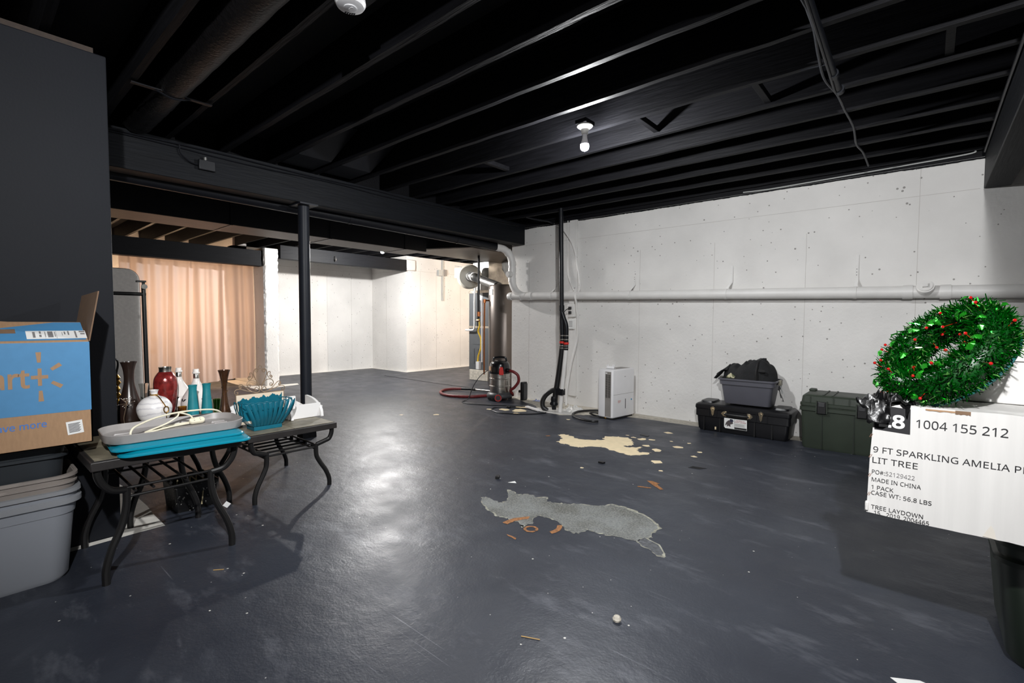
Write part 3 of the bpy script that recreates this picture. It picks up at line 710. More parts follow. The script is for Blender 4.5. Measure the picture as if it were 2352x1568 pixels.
# sump discharge
t = thing('sump_pipe', (-3.57, 5.10, 0), 'black sump discharge pipe standing by the white wall from floor to joists', 'pipe')
g = G(); g.cyl((-3.575, 5.1, 2.60), (-3.552, 5.1, 1.36), .029, 18); part('upper_pipe', g, M_BLACKPIPE, t)
g = G(); g.cyl((-3.552, 5.1, 1.37), (-3.550, 5.1, 1.30), .035, 18); part('coupling', g, M_BLACKPIPE, t)
g = G(); g.tube(smoothpath([(-3.55, 5.1, 1.32), (-3.548, 5.1, 1.2), (-3.540, 5.1, 1.0), (-3.535, 5.1, .82)]), .031, 16); part('left_pipe', g, M_BLACKPIPE, t)
g = G(); g.tube(smoothpath([(-3.55, 5.1, 1.29), (-3.515, 5.1, 1.20), (-3.482, 5.1, 1.12), (-3.475, 5.1, 1.0), (-3.478, 5.1, .80)]), .029, 16); part('right_pipe', g, M_BLACKPIPE, t)
for z in (.985, .935, .855, .825):
    for x in (-3.538, -3.477):
        g = G(); g.cyl((x, 5.1, z - .006), (x, 5.1, z + .006), .036, 18); g.box(x - .008, x + .008, 5.056, 5.066, z - .007, z + .007); part('hose_clamp', g, M_SILVERRIM, t, label='shiny metal hose clamp')
g = G(); g.cyl((-3.54, 5.1, .885), (-3.54, 5.1, .912), .037, 18); g.cyl((-3.477, 5.1, .872), (-3.477, 5.1, .90), .034, 18); part('red_tape', g, M_REDPLAS, t, label='band of red tape')
g = G(); g.tube(smoothpath([(-3.538, 5.1, .84), (-3.56, 5.1, .68), (-3.60, 5.1, .42), (-3.63, 5.09, .22), (-3.64, 5.09, .1)]), .036, 16); part('lower_hose', g, M_BLACKRUB, t)
g = G(); g.cyl((-3.478, 5.1, .83), (-3.552, 5.08, .0), .027, 18); part('white_pipe', g, M_WHITEPIPE, t, label='white plastic riser pipe')
g = G(); g.lathe([(.028, .02), (.03, .06), (.055, .085), (.055, .10), (.04, .125), (.045, .15), (.035, .19)], (-3.645, 5.08, 0), seg=14); part('check_valve', g, M_BLACKPIPE, t)
g = G(); g.tube(smoothpath([(-3.62, 5.09, .28), (-3.68, 5.07, .26), (-3.75, 5.04, .20), (-3.785, 5.02, .12), (-3.775, 5.02, .04), (-3.72, 5.04, .0)]), .032, 14); part('elbow_hose', g, M_BLACKRUB, t)
g = G(); g.box(-3.60, -3.50, 5.05, 5.12, .22, .30); part('pipe_bracket', g, M_BLACKPIPE, t)
g = G(); g.cyl((-3.53, 5.085, .275), (-3.532, 5.083, .265), .035, 16); part('zip_tie', g, M_RUBBERGREY, t)
g = G(); flat(g, rough_poly([(-3.98, 5.05), (-3.9, 4.93), (-3.55, 4.92), (-3.35, 5.0), (-3.3, 5.16), (-3.5, 5.3), (-3.8, 5.28)], .012, 4, 3), .002)
single('sump_cover', g, M_BAGWHITE, 'dirty white sump cover sheet on the floor round the black pipe foot', 'cover')
rnd = random.Random(2); g = G()
g.grid(lambda u, v: Vector((-3.55 + .20 * u + .02 * math.sin(9 * v), 5.13 + .22 * v, .004 + .075 * math.sin(PI * u) ** .5 * math.sin(PI * v) ** .5 * (.6 + .4 * math.sin(17 * u + 3) * math.sin(13 * v + 1)) + .02 * math.sin(31 * u) * math.sin(27 * v) * math.sin(PI * u) * math.sin(PI * v))), 26, 26)
single('plastic_sheet', g, M_BAGWHITE, 'crumpled white plastic bunched on the floor right of the black sump pipe', 'plastic')
g = G(); g.prism([(-4.05, 4.98, .012), (-3.75, 4.87, .012), (-3.74, 4.91, .012), (-4.04, 5.03, .012)], (0, 0, .018))
single('wood_strip', g, M_WHITEWOOD, 'white strip of wood lying on the floor left of the sump pipe', 'strip')
# raceway box, outlet, cables on the white wall
t = thing('wall_raceway', (-3.715, 5.61, .12), 'white painted vertical raceway board behind the sump pipe', 'raceway')
g = G(); g.box(-3.775, -3.655, 5.595, WY, .13, 2.55); part('board', g, M_WALL, t, bev=.004)
g = G(); g.box(-3.74, -3.665, 5.592, 5.60, .13, 1.26); part('lower_strip', g, M_WHITEPIPE, t, bev=.003)
t = thing('wall_outlet', (-3.70, 5.575, 1.20), 'white outlet box with two black plugs beside the black pipe', 'outlet')
g = G(); g.box(-3.75, -3.645, 5.53, 5.595, 1.225, 1.40); part('box', g, M_WHITEPIPE, t, bev=.006)
for z in (1.345, 1.285):
    g = G(); g.loft([(z - .02, .016, .022, .008), (z + .02, .016, .022, .008)], (-3.705, 5.515)); part('plug', g, M_BLACKRUB, t)
t = thing('wall_timer', (-3.71, 5.575, 1.08), 'small printed pale label box under the wall outlet', 'alarm box')
g = G(); g.box(-3.755, -3.67, 5.55, 5.595, 1.06, 1.19); part('case', g, M_LABEL, t, bev=.005)
for k in range(5):
    g = G(); g.box(-3.745, -3.685, 5.5485, 5.5505, 1.09 + k * .018, 1.096 + k * .018); part('printed_line', g, M_GREYINK, t)
g = G(); g.tube(smoothpath([(-3.705, 5.50, 1.345), (-3.76, 5.47, 1.30), (-3.78, 5.44, 1.18), (-3.77, 5.40, .9), (-3.76, 5.35, .6), (-3.77, 5.28, .3), (-3.7, 5.2, .02)]), .006, 6); single('pump_cord', g, M_BLACKRUB, 'thin black pump cord hanging from the upper outlet plug', 'cord')
g = G(); g.tube(smoothpath([(-3.97, 5.57, 2.50), (-3.88, 5.58, 2.45), (-3.72, 5.585, 2.22), (-3.64, 5.585, 1.95), (-3.59, 5.585, 1.62), (-3.585, 5.47, 1.50), (-3.585, 5.5, 1.35), (-3.6, 5.55, .95), (-3.66, 5.5, .6), (-3.68, 5.43, .25), (-3.66, 5.38, .03)]), .013, 8); single('white_tube', g, M_WHITEPIPE, 'white flexible tube curving down the wall past the outlet', 'tube')
g = G(); g.tube(smoothpath([(-3.80, 5.59, 2.55), (-3.80, 5.59, 1.95), (-3.77, 5.585, 1.75), (-3.70, 5.58, 1.6), (-3.68, 5.57, 1.595)]), .006, 6); single('wall_wire', g, M_WHITEPIPE, 'thin white painted wire on the raceway behind the sump pipe', 'wire')
g = G(); g.tube(smoothpath([(-4.25, 5.222, 2.60), (-4.2, 5.36, 2.588), (-4.1, 5.5, 2.57), (-4.05, 5.54, 2.55), (-4.02, 5.55, 2.53)]), .012, 8); single('black_cable', g, M_BLACKPIPE, 'short black cable dropping from the joists at the wall top', 'cable')
# conduit with cables under the joists
t = thing('ceiling_conduit', (-.42, 2.0, 2.55), 'black conduit with strapped cables hanging below the joists', 'conduit')
g = G(); g.cyl((-.40, -1.0, 2.575), (-.45, 3.55, 2.575), .02, 14); part('pipe', g, M_STEELPOST, t)
for y in (3.30, 3.54):
    g = G(); g.cyl((-.446, y - .02, 2.575), (-.446, y + .02, 2.575), .026, 14); part('pipe_collar', g, M_STEELPOST, t)
g = G(); g.tube(smoothpath([(-.46, 1.0, 2.562), (-.46, 2.2, 2.563), (-.445, 2.6, 2.56), (-.475, 3.0, 2.565), (-.49, 3.3, 2.565), (-.46, 3.56, 2.56), (-.46, 3.9, 2.58), (-.45, 4.3, 2.585), (-.47, 4.7, 2.58), (-.45, 5.0, 2.585), (-.44, 5.35, 2.56)]), .008, 8); part('cable', g, M_STEELPOST, t)
g = G(); g.tube(smoothpath([(-.425, 1.0, 2.55), (-.435, 2.3, 2.552), (-.45, 3.0, 2.552), (-.465, 3.5, 2.556)]), .007, 8); part('thin_cable', g, M_BLACKPIPE, t)
g = G(); g.tube([(-.45, 3.1, 2.555), (-.53, 3.13, 2.575), (-.58, 3.14, 2.58)], .005, 6); part('loose_wire', g, M_STEELPOST, t)
# wires on the main beam face
for i, (dz, lab, sag) in enumerate(((.275, 'upper black cable stapled along the main beam top', .010), (.255, 'lower black cable stapled along the main beam top', .02))):
    rnd = random.Random(i + 5)
    g = G(); g.tube(smoothpath([(-4.578 + rnd.uniform(-.002, .006), y, 2.30 + dz - sag * abs(math.sin(y * 2.1 + i))) for y in [k * .35 + .2 for k in range(16)]]), .006, 6); single('beam_cable', g, M_BLACKPIPE, lab, 'cable')
t = thing('junction_box', (-4.575, 1.42, 2.40), 'small black junction box on the main beam face', 'junction box')
g = G(); g.box(-4.588, -4.55, 1.36, 1.48, 2.405, 2.485); part('box', g, M_BLACKDUCT, t, bev=.004)
g = G(); g.cyl((-4.57, 1.41, 2.485), (-4.57, 1.41, 2.51), .014, 10); part('cable_clamp', g, M_GALV, t)
g = G(); g.tube(smoothpath([(-4.572, 1.36, 2.44), (-4.57, 1.30, 2.45), (-4.572, 1.24, 2.50), (-4.574, 1.23, 2.57)]), .006, 6); part('cable', g, M_BLACKPIPE, t)
g = G(); g.tube(smoothpath([(.308, -1.0, 2.55), (.308, 1.0, 2.54), (.309, 2.0, 2.552), (.31, 3.2, 2.545), (.309, 4.2, 2.556), (.31, 5.5, 2.56)]), .009, 6); single('beam_cable', g, M_BLACKPIPE, 'black cable along the top of the right edge beam', 'cable')
g = G(); g.tube(smoothpath([(-1.55, 5.615, 2.565), (-1.3, 5.61, 2.555), (-1.0, 5.605, 2.558), (-.3, 5.605, 2.572), (.2, 5.605, 2.585), (.26, 5.59, 2.60)]), .006, 6); single('silver_wire', g, M_SILVER2, 'thin pale wire tacked along the top of the white wall', 'wire')

# ------------------------------------------------------------------ ducts
t = thing('trunk_duct', (-6.3, 2.4, 2.24), 'long black trunk duct along the ceiling beyond the main beam', 'duct')
g = G(); g.box(-6.55, -6.0, -3.0, 4.90, 2.245, 2.58); d0 = part('duct_body', g, M_BLACKDUCT, t)
g = G(); g.box(-6.548, -6.005, -3.0, 4.88, 2.241, 2.2455); part('duct_underside', g, M_TANDUCT, t, label='duct underside with warm reflected light painted brown')
for y in (.9, 2.1, 3.3, 4.5):
    g = G(); g.box(-6.555, -5.992, y - .012, y + .012, 2.236, 2.582); part('drive_seam', g, M_BLACKDUCT, t)
t = thing('plenum_duct', (-5.8, 6.1, 2.2), 'wide black return duct running from the furnace towards the trunk duct', 'duct')
g = G(); g.prism([(-6.55, 4.95, 2.30), (-6.05, 4.95, 2.30), (-5.35, 5.25, 2.30), (-5.35, 7.3, 2.30), (-6.55, 7.3, 2.30)], (0, 0, .28)); part('duct_body', g, M_BLACKDUCT, t)
g = G(); g.prism([(-6.5, 4.98, 2.294), (-6.07, 4.98, 2.294), (-5.38, 5.27, 2.294), (-5.38, 7.28, 2.294), (-6.5, 7.28, 2.294)], (0, 0, .007)); part('duct_underside', g, M_TANDUCT, t)
k = 0
for kk in range(-4, 6):
    y0 = 2.394 + .4064 * kk + .047; y1 = y0 + .362
    g = G(); g.box(-8.1, -7.25, y0 + .004, y1 - .004, 2.592, 2.60); k += 1
    single('joist_panning', g, M_FOIL, 'foil faced panel closing a joist bay between trunk duct and far beam', 'panel', 'foil panels in the joist bays')
t = thing('flexible_duct', (-3.0, .955, 2.55), 'round black insulated duct between joists at the top left', 'duct')
g = G(); rnd = random.Random(3)
pts = [Vector((-4.55 + i * .05, .955, 2.665)) for i in range(60)]
g.tube(pts, [.098 + (.004 * math.sin(i * 2.2) if i < 14 else .0015 * math.sin(i * 1.1)) for i in range(60)], 20); part('duct_sleeve', g, mat('black_duct_wrap', (16, 15, 16), .4, var=.25, scale=30, bump=.5, bscale=60, spec=.25), t)
g = G(); g.box(-3.66, -3.63, .74, 1.17, 2.585, 2.592); g.tube(smoothpath([(-3.645, .85, 2.592), (-3.645, .955, 2.562), (-3.645, 1.06, 2.592)]), .006, 5); part('hanger_strap', g, M_BLACKPIPE, t)
for y, lab in ((2.17, 'short black duct boot in the joist bay above the post'), (2.58, 'short black duct boot in the next bay right of the post')):
    g = G(); g.prism([(-4.55, y - .15, 2.62), (-4.55, y + .15, 2.62), (-4.55, y + .15, 2.80), (-4.55, y - .15, 2.80)], (.35, 0, .0)); g.prism([(-4.2, y - .15, 2.62), (-4.2, y + .15, 2.62), (-3.75, y + .15, 2.80), (-3.75, y - .15, 2.80)], (0, 0, .012))
    single('duct_boot', g, M_BLACKDUCT, lab, 'duct')

# ------------------------------------------------------------------ furnace corner
t = thing('concrete_pad', (-6.6, 6.95, 0), 'low concrete block pad under the grey furnace', 'pad')
g = G(); g.box(-6.84, -6.34, 6.66, 7.35, 0, .205); part('block', g, M_CONC, t, bev=.008)
t = thing('furnace', (-6.6, 6.98, .205), 'tall charcoal grey furnace cabinet standing on a concrete pad', 'furnace')
g = G(); g.box(-6.87, -6.34, 6.68, 7.38, .205, 1.02); part('lower_cabinet', g, M_FURN, t, bev=.006)
g = G(); g.box(-6.87, -6.34, 6.68, 7.38, 1.06, 1.70); part('upper_cabinet', g, M_FURN, t, bev=.006)
g = G(); g.box(-6.875, -6.335, 6.675, 7.38, 1.02, 1.06); part('foil_tape', g, M_FOIL, t, label='strip of shiny foil tape')
g = G(); g.box(-6.875, -6.335, 6.675, 7.38, 1.70, 1.75); part('foil_tape', g, M_FOIL, t, label='strip of shiny foil tape')
g = G()
for x in (-6.73, -6.62, -6.51): g.box(x - .012, x + .012, 6.674, 6.682, .32, .62)
g.box(-6.75, -6.48, 6.674, 6.682, .70, .715); part('pressed_panel', g, mat('charcoal_pressing', (70, 73, 76), .5), t)
g = G(); g.box(-6.60, -6.50, 6.676, 6.681, 1.56, 1.70); part('rating_label', g, M_LABEL, t)
g = G(); g.box(-6.80, -6.38, 6.72, 7.3, 1.75, 2.29); part('plenum', g, M_GALV, t)
g = G(); g.tube(smoothpath([(-6.66, 6.64, 1.80), (-6.66, 6.62, 1.6), (-6.66, 6.62, 1.2), (-6.66, 6.62, 1.04)], 4), .016, 10); g.tube(smoothpath([(-6.66, 6.62, 1.04), (-6.68, 6.62, .99), (-6.75, 6.62, .98), (-6.90, 6.62, .98)], 4), .018, 10); part('drain_tube', g, M_WHITEPIPE, t)
t = thing('humidifier_drum', (-6.60, 6.42, 1.77), 'round beige drum on the duct above the furnace', 'drum')
ax = Vector((.80, -.60, -.02)).normalized(); c0 = Vector((-6.68, 6.48, 1.99))
g = G(); g.lathe([(.10, 0), (.20, .01), (.225, .04), (.228, .20), (.22, .235), (.20, .25), (.09, .252)], c0, seg=36, axis=ax); part('drum', g, M_DRUM, t)
g = G(); g.lathe([(.075, .25), (.09, .256), (.09, .28), (.06, .30)], c0, seg=24, axis=ax); part('hub', g, M_GALV, t)
g = G(); Mx = Matrix.Translation(c0) ; g.tube([c0 + ax * .1 + Vector((-.06, -.10, .1)), c0 + ax * .2 + Vector((-.06, -.10, .1))], .008, 6); part('badge', g, M_DARKGAP, t)
t = thing('flue_pipe', (-6.0, 6.4, 1.85), 'grey flue pipe sloping from the beige drum to the water heater', 'pipe')
g = G(); g.tube(smoothpath([c0 + ax * .27, c0 + ax * .36, c0 + ax * .45 + Vector((.03, .03, -.02)), Vector((-6.15, 6.30, 1.90)), Vector((-5.80, 6.25, 1.80)), Vector((-5.66, 6.22, 1.76))], 5), .075, 18); part('pipe', g, M_GALV, t)
for c, d in ((c0 + ax * .36, ax), (c0 + ax * .45 + Vector((.03, .03, -.02)), Vector((.9, -.3, -.2)).normalized())):
    g = G(); g.cyl(c - d * .02, c + d * .02, .082, 18); part('pipe_collar', g, M_WHITEPIPE, t)
g = G(); g.prism([(-6.2, 6.9, 2.285), (-5.70, 6.6, 2.285), (-5.70, 6.6, 1.82), (-6.2, 6.9, 2.15)], (.08, .25, 0)); single('sheet_duct', g, M_GALV, 'galvanised sheet metal duct transition behind the flue pipe', 'duct')
t = thing('water_heater', (-5.53, 6.22, 0), 'tall brown metallic water heater beside the white wall end', 'water heater')
g = G(); g.lathe([(.27, .04), (.272, .06), (.272, 1.74), (.25, 1.775), (.08, 1.785)], (-5.53, 6.22, 0), seg=48); part('tank', g, M_HEATER, t)
g = G(); g.cyl((-5.53, 6.22, 0), (-5.53, 6.22, .05), .25, 32); part('base_ring', g, M_DARKGAP, t)
for a in (-1.9, -1.75):
    g = G(); g.box(-.03, .03, -.002, .001, 1.60, 1.70, Matrix.Translation((-5.53 + .274 * math.cos(a), 6.22 + .274 * math.sin(a), 0)) @ Matrix.Rotation(a + PI / 2, 4, 'Z')); part('warning_label', g, M_LABEL, t)
g = G(); g.tube(smoothpath([(-5.72, 5.93, 1.5), (-5.72, 5.92, 1.0), (-5.72, 5.92, .25)], 4), .014, 8); part('relief_pipe', g, M_COPPER, t, label='copper relief pipe')
g = G(); g.cyl((-5.72, 5.93, 1.47), (-5.72, 5.93, 1.53), .026, 10); g.cyl((-5.72, 5.93, 1.51), (-5.64, 5.99, 1.51), .014, 8); part('relief_valve', g, M_COPPER, t)
g = G(); g.box(-5.90, -5.83, 5.90, 5.95, .33, .46); part('gas_control', g, M_LABEL, t)
t = thing('gas_pipe', (-5.92, 6.0, .3), 'thin black gas pipe dropping beside the water heater with yellow flexible line', 'pipe')
g = G(); g.cyl((-5.93, 6.0, 2.30), (-5.93, 6.0, 1.2), .02, 10); part('black_pipe', g, M_BLACKPIPE, t)
g = G(); g.cyl((-5.93, 6.0, 1.24), (-5.93, 6.0, 1.32), .03, 10); g.cyl((-5.96, 5.98, 1.17), (-5.90, 5.98, 1.17), .018, 8); part('valve', g, M_COPPER, t)
g = G(); g.tube(smoothpath([(-5.93, 6.0, 1.22), (-5.90, 5.99, 1.08), (-5.92, 5.98, .98), (-5.86, 5.98, .86), (-5.85, 5.97, .70), (-5.89, 5.95, .55), (-5.88, 5.93, .44)]), .014, 8); part('flexible_line', g, M_YELLOW, t, label='yellow flexible gas line')
g = G(); g.cyl((-5.82, 5.97, 1.55), (-5.82, 5.97, .45), .013, 10); single('white_riser', g, M_WHITEPLAS, 'thin white vertical pipe between furnace and water heater', 'pipe')
t = thing('wall_conduit', (-8.84, 7.72, 1.62), 'grey conduit with a square box on the warm white wall left of the window', 'conduit')
g = G(); g.box(-8.85, -8.82, 7.69, 7.735, 1.64, 2.60); part('conduit', g, M_SILVER2, t)
g = G(); g.box(-8.85, -8.80, 7.56, 7.68, 2.22, 2.36); part('box', g, M_SILVER2, t, bev=.004)
g = G(); g.box(-8.85, -8.81, 7.74, 7.83, 2.23, 2.38); part('switch_box', g, M_GREYPLAS, t, bev=.004)
for i, (y, z0, lab) in enumerate(((4.9, 2.36, 'metal hook screwed to the far beam over the alcove'),)):
    g = G(); g.tube(smoothpath([(-8.77, y, 2.40), (-8.74, y, 2.38), (-8.73, y, 2.33), (-8.75, y, 2.30), (-8.77, y, 2.33)]), .008, 6); single('beam_hook', g, M_GALV, lab, 'hook')

# ------------------------------------------------------------------ curtain, folded table, clothes rack
t = thing('curtain', (-9.22, 2.6, .08), 'sheer peach curtain hanging under the far beam, lit from behind', 'curtain')
def cur(u, v):
    y = 1.66 + u * 1.90; z = 2.33 - v * 2.22
    fold = .030 * math.sin(u * 58 + 1.2 * math.sin(u * 11)) + .020 * math.sin(u * 101 + 2) + .014 * math.sin(u * 23)
    fold *= (.45 + .55 * v)
    return Vector((-9.25 + fold + .03 * math.sin(3 * v + u * 6), y + .012 * math.sin(u * 45 + v * 2) , z + (.02 * math.sin(u * 9) - .05 * (u < .52) * v if v > .9 else 0)))
g = G(); g.grid(cur, 220, 26); part('cloth', g, M_CURTAIN, t, angle=80)
g = G(); g.cyl((-9.25, 1.6, 2.335), (-9.25, 3.56, 2.335), .009, 8); part('curtain_rod', g, M_BLACKMETAL, t)

t = thing('folded_table', (-6.35, .90, 0), 'off-white folded panel with rounded corners standing behind the black rack', 'folding table')
tilt = Matrix.Translation((-6.35, .90, .02)) @ Matrix.Rotation(-.055, 4, 'Y')
def panel(hy, hz, r, th, zc, x0):
    gg = G(); rr = []
    for xx in (x0, x0 + th):
        ring = []
        for qy, qz, a0 in ((1, 1, 0), (-1, 1, 90), (-1, -1, 180), (1, -1, 270)):
            for k in range(7):
                a = math.radians(a0 + 90 * k / 6); ring.append(tilt @ Vector((xx, qy * (hy - r) + r * math.cos(a), zc + qz * (hz - r) + r * math.sin(a))))
        rr.append(ring)
    gg.rings(rr); return gg
part('panel', panel(.42, .84, .11, .045, .84, 0), M_PANEL, t, bev=.006)
part('edge_trim', panel(.426, .846, .115, .022, .84, .012), mat('dark_edge_trim', (92, 84, 78), .6), t)
t = thing('clothes_rack', (-5.3, .75, 0), 'black metal clothes rack standing in front of the folded panel', 'clothes rack')
g = G(); g.cyl((-5.3, 1.135, 0.02), (-5.3, 1.125, 1.45), .017, 12); g.cyl((-5.3, .30, .02), (-5.3, .30, 1.45), .017, 12); part('upright', g, M_BLACKMETAL, t)
g = G(); g.cyl((-5.3, .25, 1.395), (-5.3, 1.14, 1.395), .016, 12); part('top_rail', g, M_BLACKMETAL, t)
g = G(); g.cyl((-5.3, .30, .36), (-5.3, 1.13, .36), .014, 12); part('lower_rail', g, M_BLACKMETAL, t)
g = G(); g.cyl((-5.26, 1.12, 1.46), (-5.24, 1.12, 1.46), .022, 14); part('knob', g, M_SILVERRIM, t)
g = G(); g.box(-5.33, -5.27, 1.075, 1.14, 1.50, 1.515); g.box(-5.31, -5.29, 1.115, 1.135, 1.42, 1.50); part('end_clip', g, M_BLACKMETAL, t)
for y in (.30, 1.135):
    g = G(); g.box(-5.48, -5.12, y - .014, y + .014, 0.0, .03); part('foot', g, M_BLACKMETAL, t)

# ------------------------------------------------------------------ slate topped tables
def make_table(loc, w, d, h, hs, label, rods_along_y, name='slate_table'):
    """w along y, d along x, S-curved tube legs, slatted lower shelf."""
    t = thing(name, loc, label, 'table', 'slate topped metal tables')
    hw, hd = w / 2, d / 2
    g = G(); g.box(-hd, hd, -hw, hw, h - .045, h - .004); part('table_frame', g, M_TABLEFRAME, t, local=True, bev=.004)
    g = G(); g.box(-hd + .012, hd - .012, -hw + .012, hw - .012, h - .006, h - .002)
    g.use(1); nx, ny = 2, 2
    for i in range(nx):
        for j in range(ny):
            x0 = -hd + .014 + i * (d - .028) / nx; y0 = -hw + .014 + j * (w - .028) / ny
            g.box(x0 + .002, x0 + (d - .028) / nx - .002, y0 + .002, y0 + (w - .028) / ny - .002, h - .004, h)
    part('tile_top', g, [M_SLATEGAP, M_SLATE], t, local=True)
    jy = .105
    for sx in (1, -1):
        for sy in (1, -1):
            cx, cy = hd - .03, hw - .025
            P = lambda s, z: (sx * (cx - s * .25), sy * (cy - s), z)
            g = G()
            g.tube(smoothpath([P(0, h - .045), P(.002, h - .075), P(.018, h - .115), P(.05, h - .15 if h > .5 else h - .13), P(jy - .004, hs + .012)], 6), .0155, 10)
            lo = smoothpath([P(jy, hs + .02), P(jy - .002, hs - .06), P(jy - .022, hs * .62), P(jy - .062, hs * .38), P(.022, hs * .18), P(.020, 0)], 6)
            g.tube(lo, .0155, 10)
            part('leg', g, M_BLACKMETAL, t, local=True)
    ex, ey = hd - .03 - jy * .25, hw - .025 - jy
    if not rods_along_y:
        for sx in (1, -1):
            for dz in (.018, -.022):
                g = G(); g.tube([(sx * ex, -ey, hs + dz), (sx * ex, ey, hs + dz)], .0065, 8); part('shelf_rail', g, M_BLACKMETAL, t, local=True)
        for k in range(5):
            y = -ey + (k + .5) * 2 * ey / 5
            g = G(); g.tube([(-ex, y, hs - .002), (ex, y, hs - .002)], .0065, 8); part('shelf_rod', g, M_BLACKMETAL, t, local=True)
    else:
        for sy in (1, -1):
            for dz in (.012, -.02):
                g = G(); g.tube([(-ex, sy * ey, hs + dz), (ex, sy * ey, hs + dz)], .0065, 8); part('shelf_rail', g, M_BLACKMETAL, t, local=True)
            for k in range(6):
                x = -ex + (k + .5) * 2 * ex / 6
                g = G(); g.box(x - .02, x + .02, sy * ey - .004, sy * ey + .004, hs - .02, hs + .012); part('rail_spacer', g, M_BLACKMETAL, t, local=True)
        for k in range(8):
            x = -ex + k * 2 * ex / 7
            g = G(); g.tube([(x, -ey, hs - .004), (x, ey, hs - .004)], .0065, 8); part('shelf_rod', g, M_BLACKMETAL, t, local=True)
    return t
T1 = make_table((-2.985, .667, 0), .60, .60, .565, .39, 'dark slate topped table carrying the stacked grey and teal lids', False)
T3 = copy_thing(T1, (-3.635, .878, 0), label='dark slate topped table carrying the vases beside the dark wall end')
T2 = make_table((-3.545, 1.476, 0), .594, .75, .45, .29, 'lower dark slate topped table carrying the teal letter basket', True)
g = G(); g.loft([(.20, .017, .017, .016), (.235, .017, .017, .016)], (-2.725, .878)); 
g.bm.free(); g = G(); sheet(g, (-2.678, .885, .235), (0, .75, -.66), (.2, .66, .75), rect(-.012, .016, -.012, .014), .001)
part('white_tag', g, M_LABEL, T1, label='scrap of white tape on the leg')

# ------------------------------------------------------------------ lids and extension cord on the near table
def lid_up(name, c, hx, hy, r, z0, rz, m, label):
    t = thing(name, (c[0], c[1], z0), label, 'lid', None, rz)
    g = G(); g.loft([(0, hx - .012, hy - .012, r - .01), (.004, hx - .006, hy - .006, r), (.042, hx, hy, r), (.044, hx - .003, hy - .003, r), (.012, hx - .012, hy - .012, r - .01), (.009, hx - .03, hy - .03, r - .02)], n=8); part('tray', g, m, t, local=True)
    for sy in (1, -1):
        for k in (-1, 0, 1):
            g = G(); g.loft([(.008, .009, .035, .008), (.018, .006, .03, .006)], (k * .05, sy * (hy - .085)), n=4); part('stiffening_rib', g, m, t, local=True)
    return t
def lid_down(name, c, hx, hy, r, z0, rz, m, label):
    t = thing(name, (c[0], c[1], z0), label, 'lid', 'teal lids', rz)
    g = G(); g.loft([(0, hx, hy, r), (.006, hx, hy, r), (.011, hx - .004, hy - .004, r), (.0125, hx - .018, hy - .018, r), (.020, hx - .03, hy - .03, r), (.0215, hx - .05, hy - .05, r)], n=8); part('lid_panel', g, m, t, local=True)
    g = G(); g.loft([(0.001, hx + .004, hy + .004, r), (.005, hx + .004, hy + .004, r), (.006, hx, hy, r)], n=8); part('lid_lip', g, m, t, local=True)
    return t
lid_down('tote_lid', (-2.80, .742), .185, .262, .05, .5655, -.13, M_TEALLID, 'teal plastic lid, lowest of the stack on the near table')
lid_down('tote_lid', (-2.845, .72), .185, .265, .05, .588, -.07, M_TEALLID, 'teal plastic lid sandwiched between the grey lid and the lowest teal lid')
lid_up('tote_lid', (-2.865, .72), .165, .29, .10, .6105, -.05, M_GREYLID, 'grey plastic lid lying upturned on top of the teal lids')
t = thing('extension_cord', (-2.92, .74, .622), 'ivory extension cord coiled on the grey lid with a flat outlet head', 'cord')
g = G(); g.tube(smoothpath([(-2.80, .56, .630), (-2.775, .525, .640), (-2.785, .535, .668), (-2.82, .58, .682), (-2.86, .648, .694), (-2.9, .747, .699), (-2.94, .853, .692), (-2.98, .933, .677), (-3.02, .98, .65), (-3.05, 1.0, .625)], 6), .0045, 8); g.tube(smoothpath([(-2.80, .56, .630), (-2.86, .62, .626), (-2.92, .72, .627), (-2.93, .80, .630)], 6), .0045, 8)
part('cable', g, M_IVORYCORD, t)
g = G(); g.tube(smoothpath([(-2.9, .747, .698), (-2.9, .74, .678), (-2.9, .694, .65), (-2.89, .62, .628), (-2.87, .60, .627)], 6), .004, 8); g.tube(smoothpath([(-2.87, .60, .627), (-2.93, .68, .626), (-2.96, .74, .628), (-2.935, .805, .634)], 6), .004, 8); part('cable_return', g, M_IVORYCORD, t)
g = G(); g.tube(smoothpath([(-2.90, .75, .697), (-2.92, .798, .675), (-2.925, .815, .655), (-2.93, .82, .642)], 6), .004, 8); part('cable_tail', g, M_IVORYCORD, t)
g = G(); g.loft([(-.009, .015, .034, .014), (-.006, .017, .036, .016), (.006, .017, .036, .016), (.009, .015, .034, .014)], n=6, M=Matrix.Translation((-2.925, .835, .640)) @ Matrix.Rotation(.65, 4, 'Y')); oh = part('outlet_head', g, M_IVORYCORD, t)
for dy in (-.014, .014):
    for dx in (-.006, .006):
        Mx = Matrix.Translation((-2.925, .835, .640)) @ Matrix.Rotation(.65, 4, 'Y')
        g = G(); g.box(dx - .0012, dx + .0012, dy - .003, dy + .003, .0085, .0094, Mx); part('slot', g, M_DARKGAP, oh)
g = G(); sheet(g, (-2.86, .72, .6205), (-.15, 1, 0), (-1, -.15, 0), rect(-.05, .05, -.008, .008), .0006); single('paper_tag', g, mat('yellow_paper', (206, 190, 70), .7), 'yellow paper strip stuck on the grey lid under the cord', 'tag')

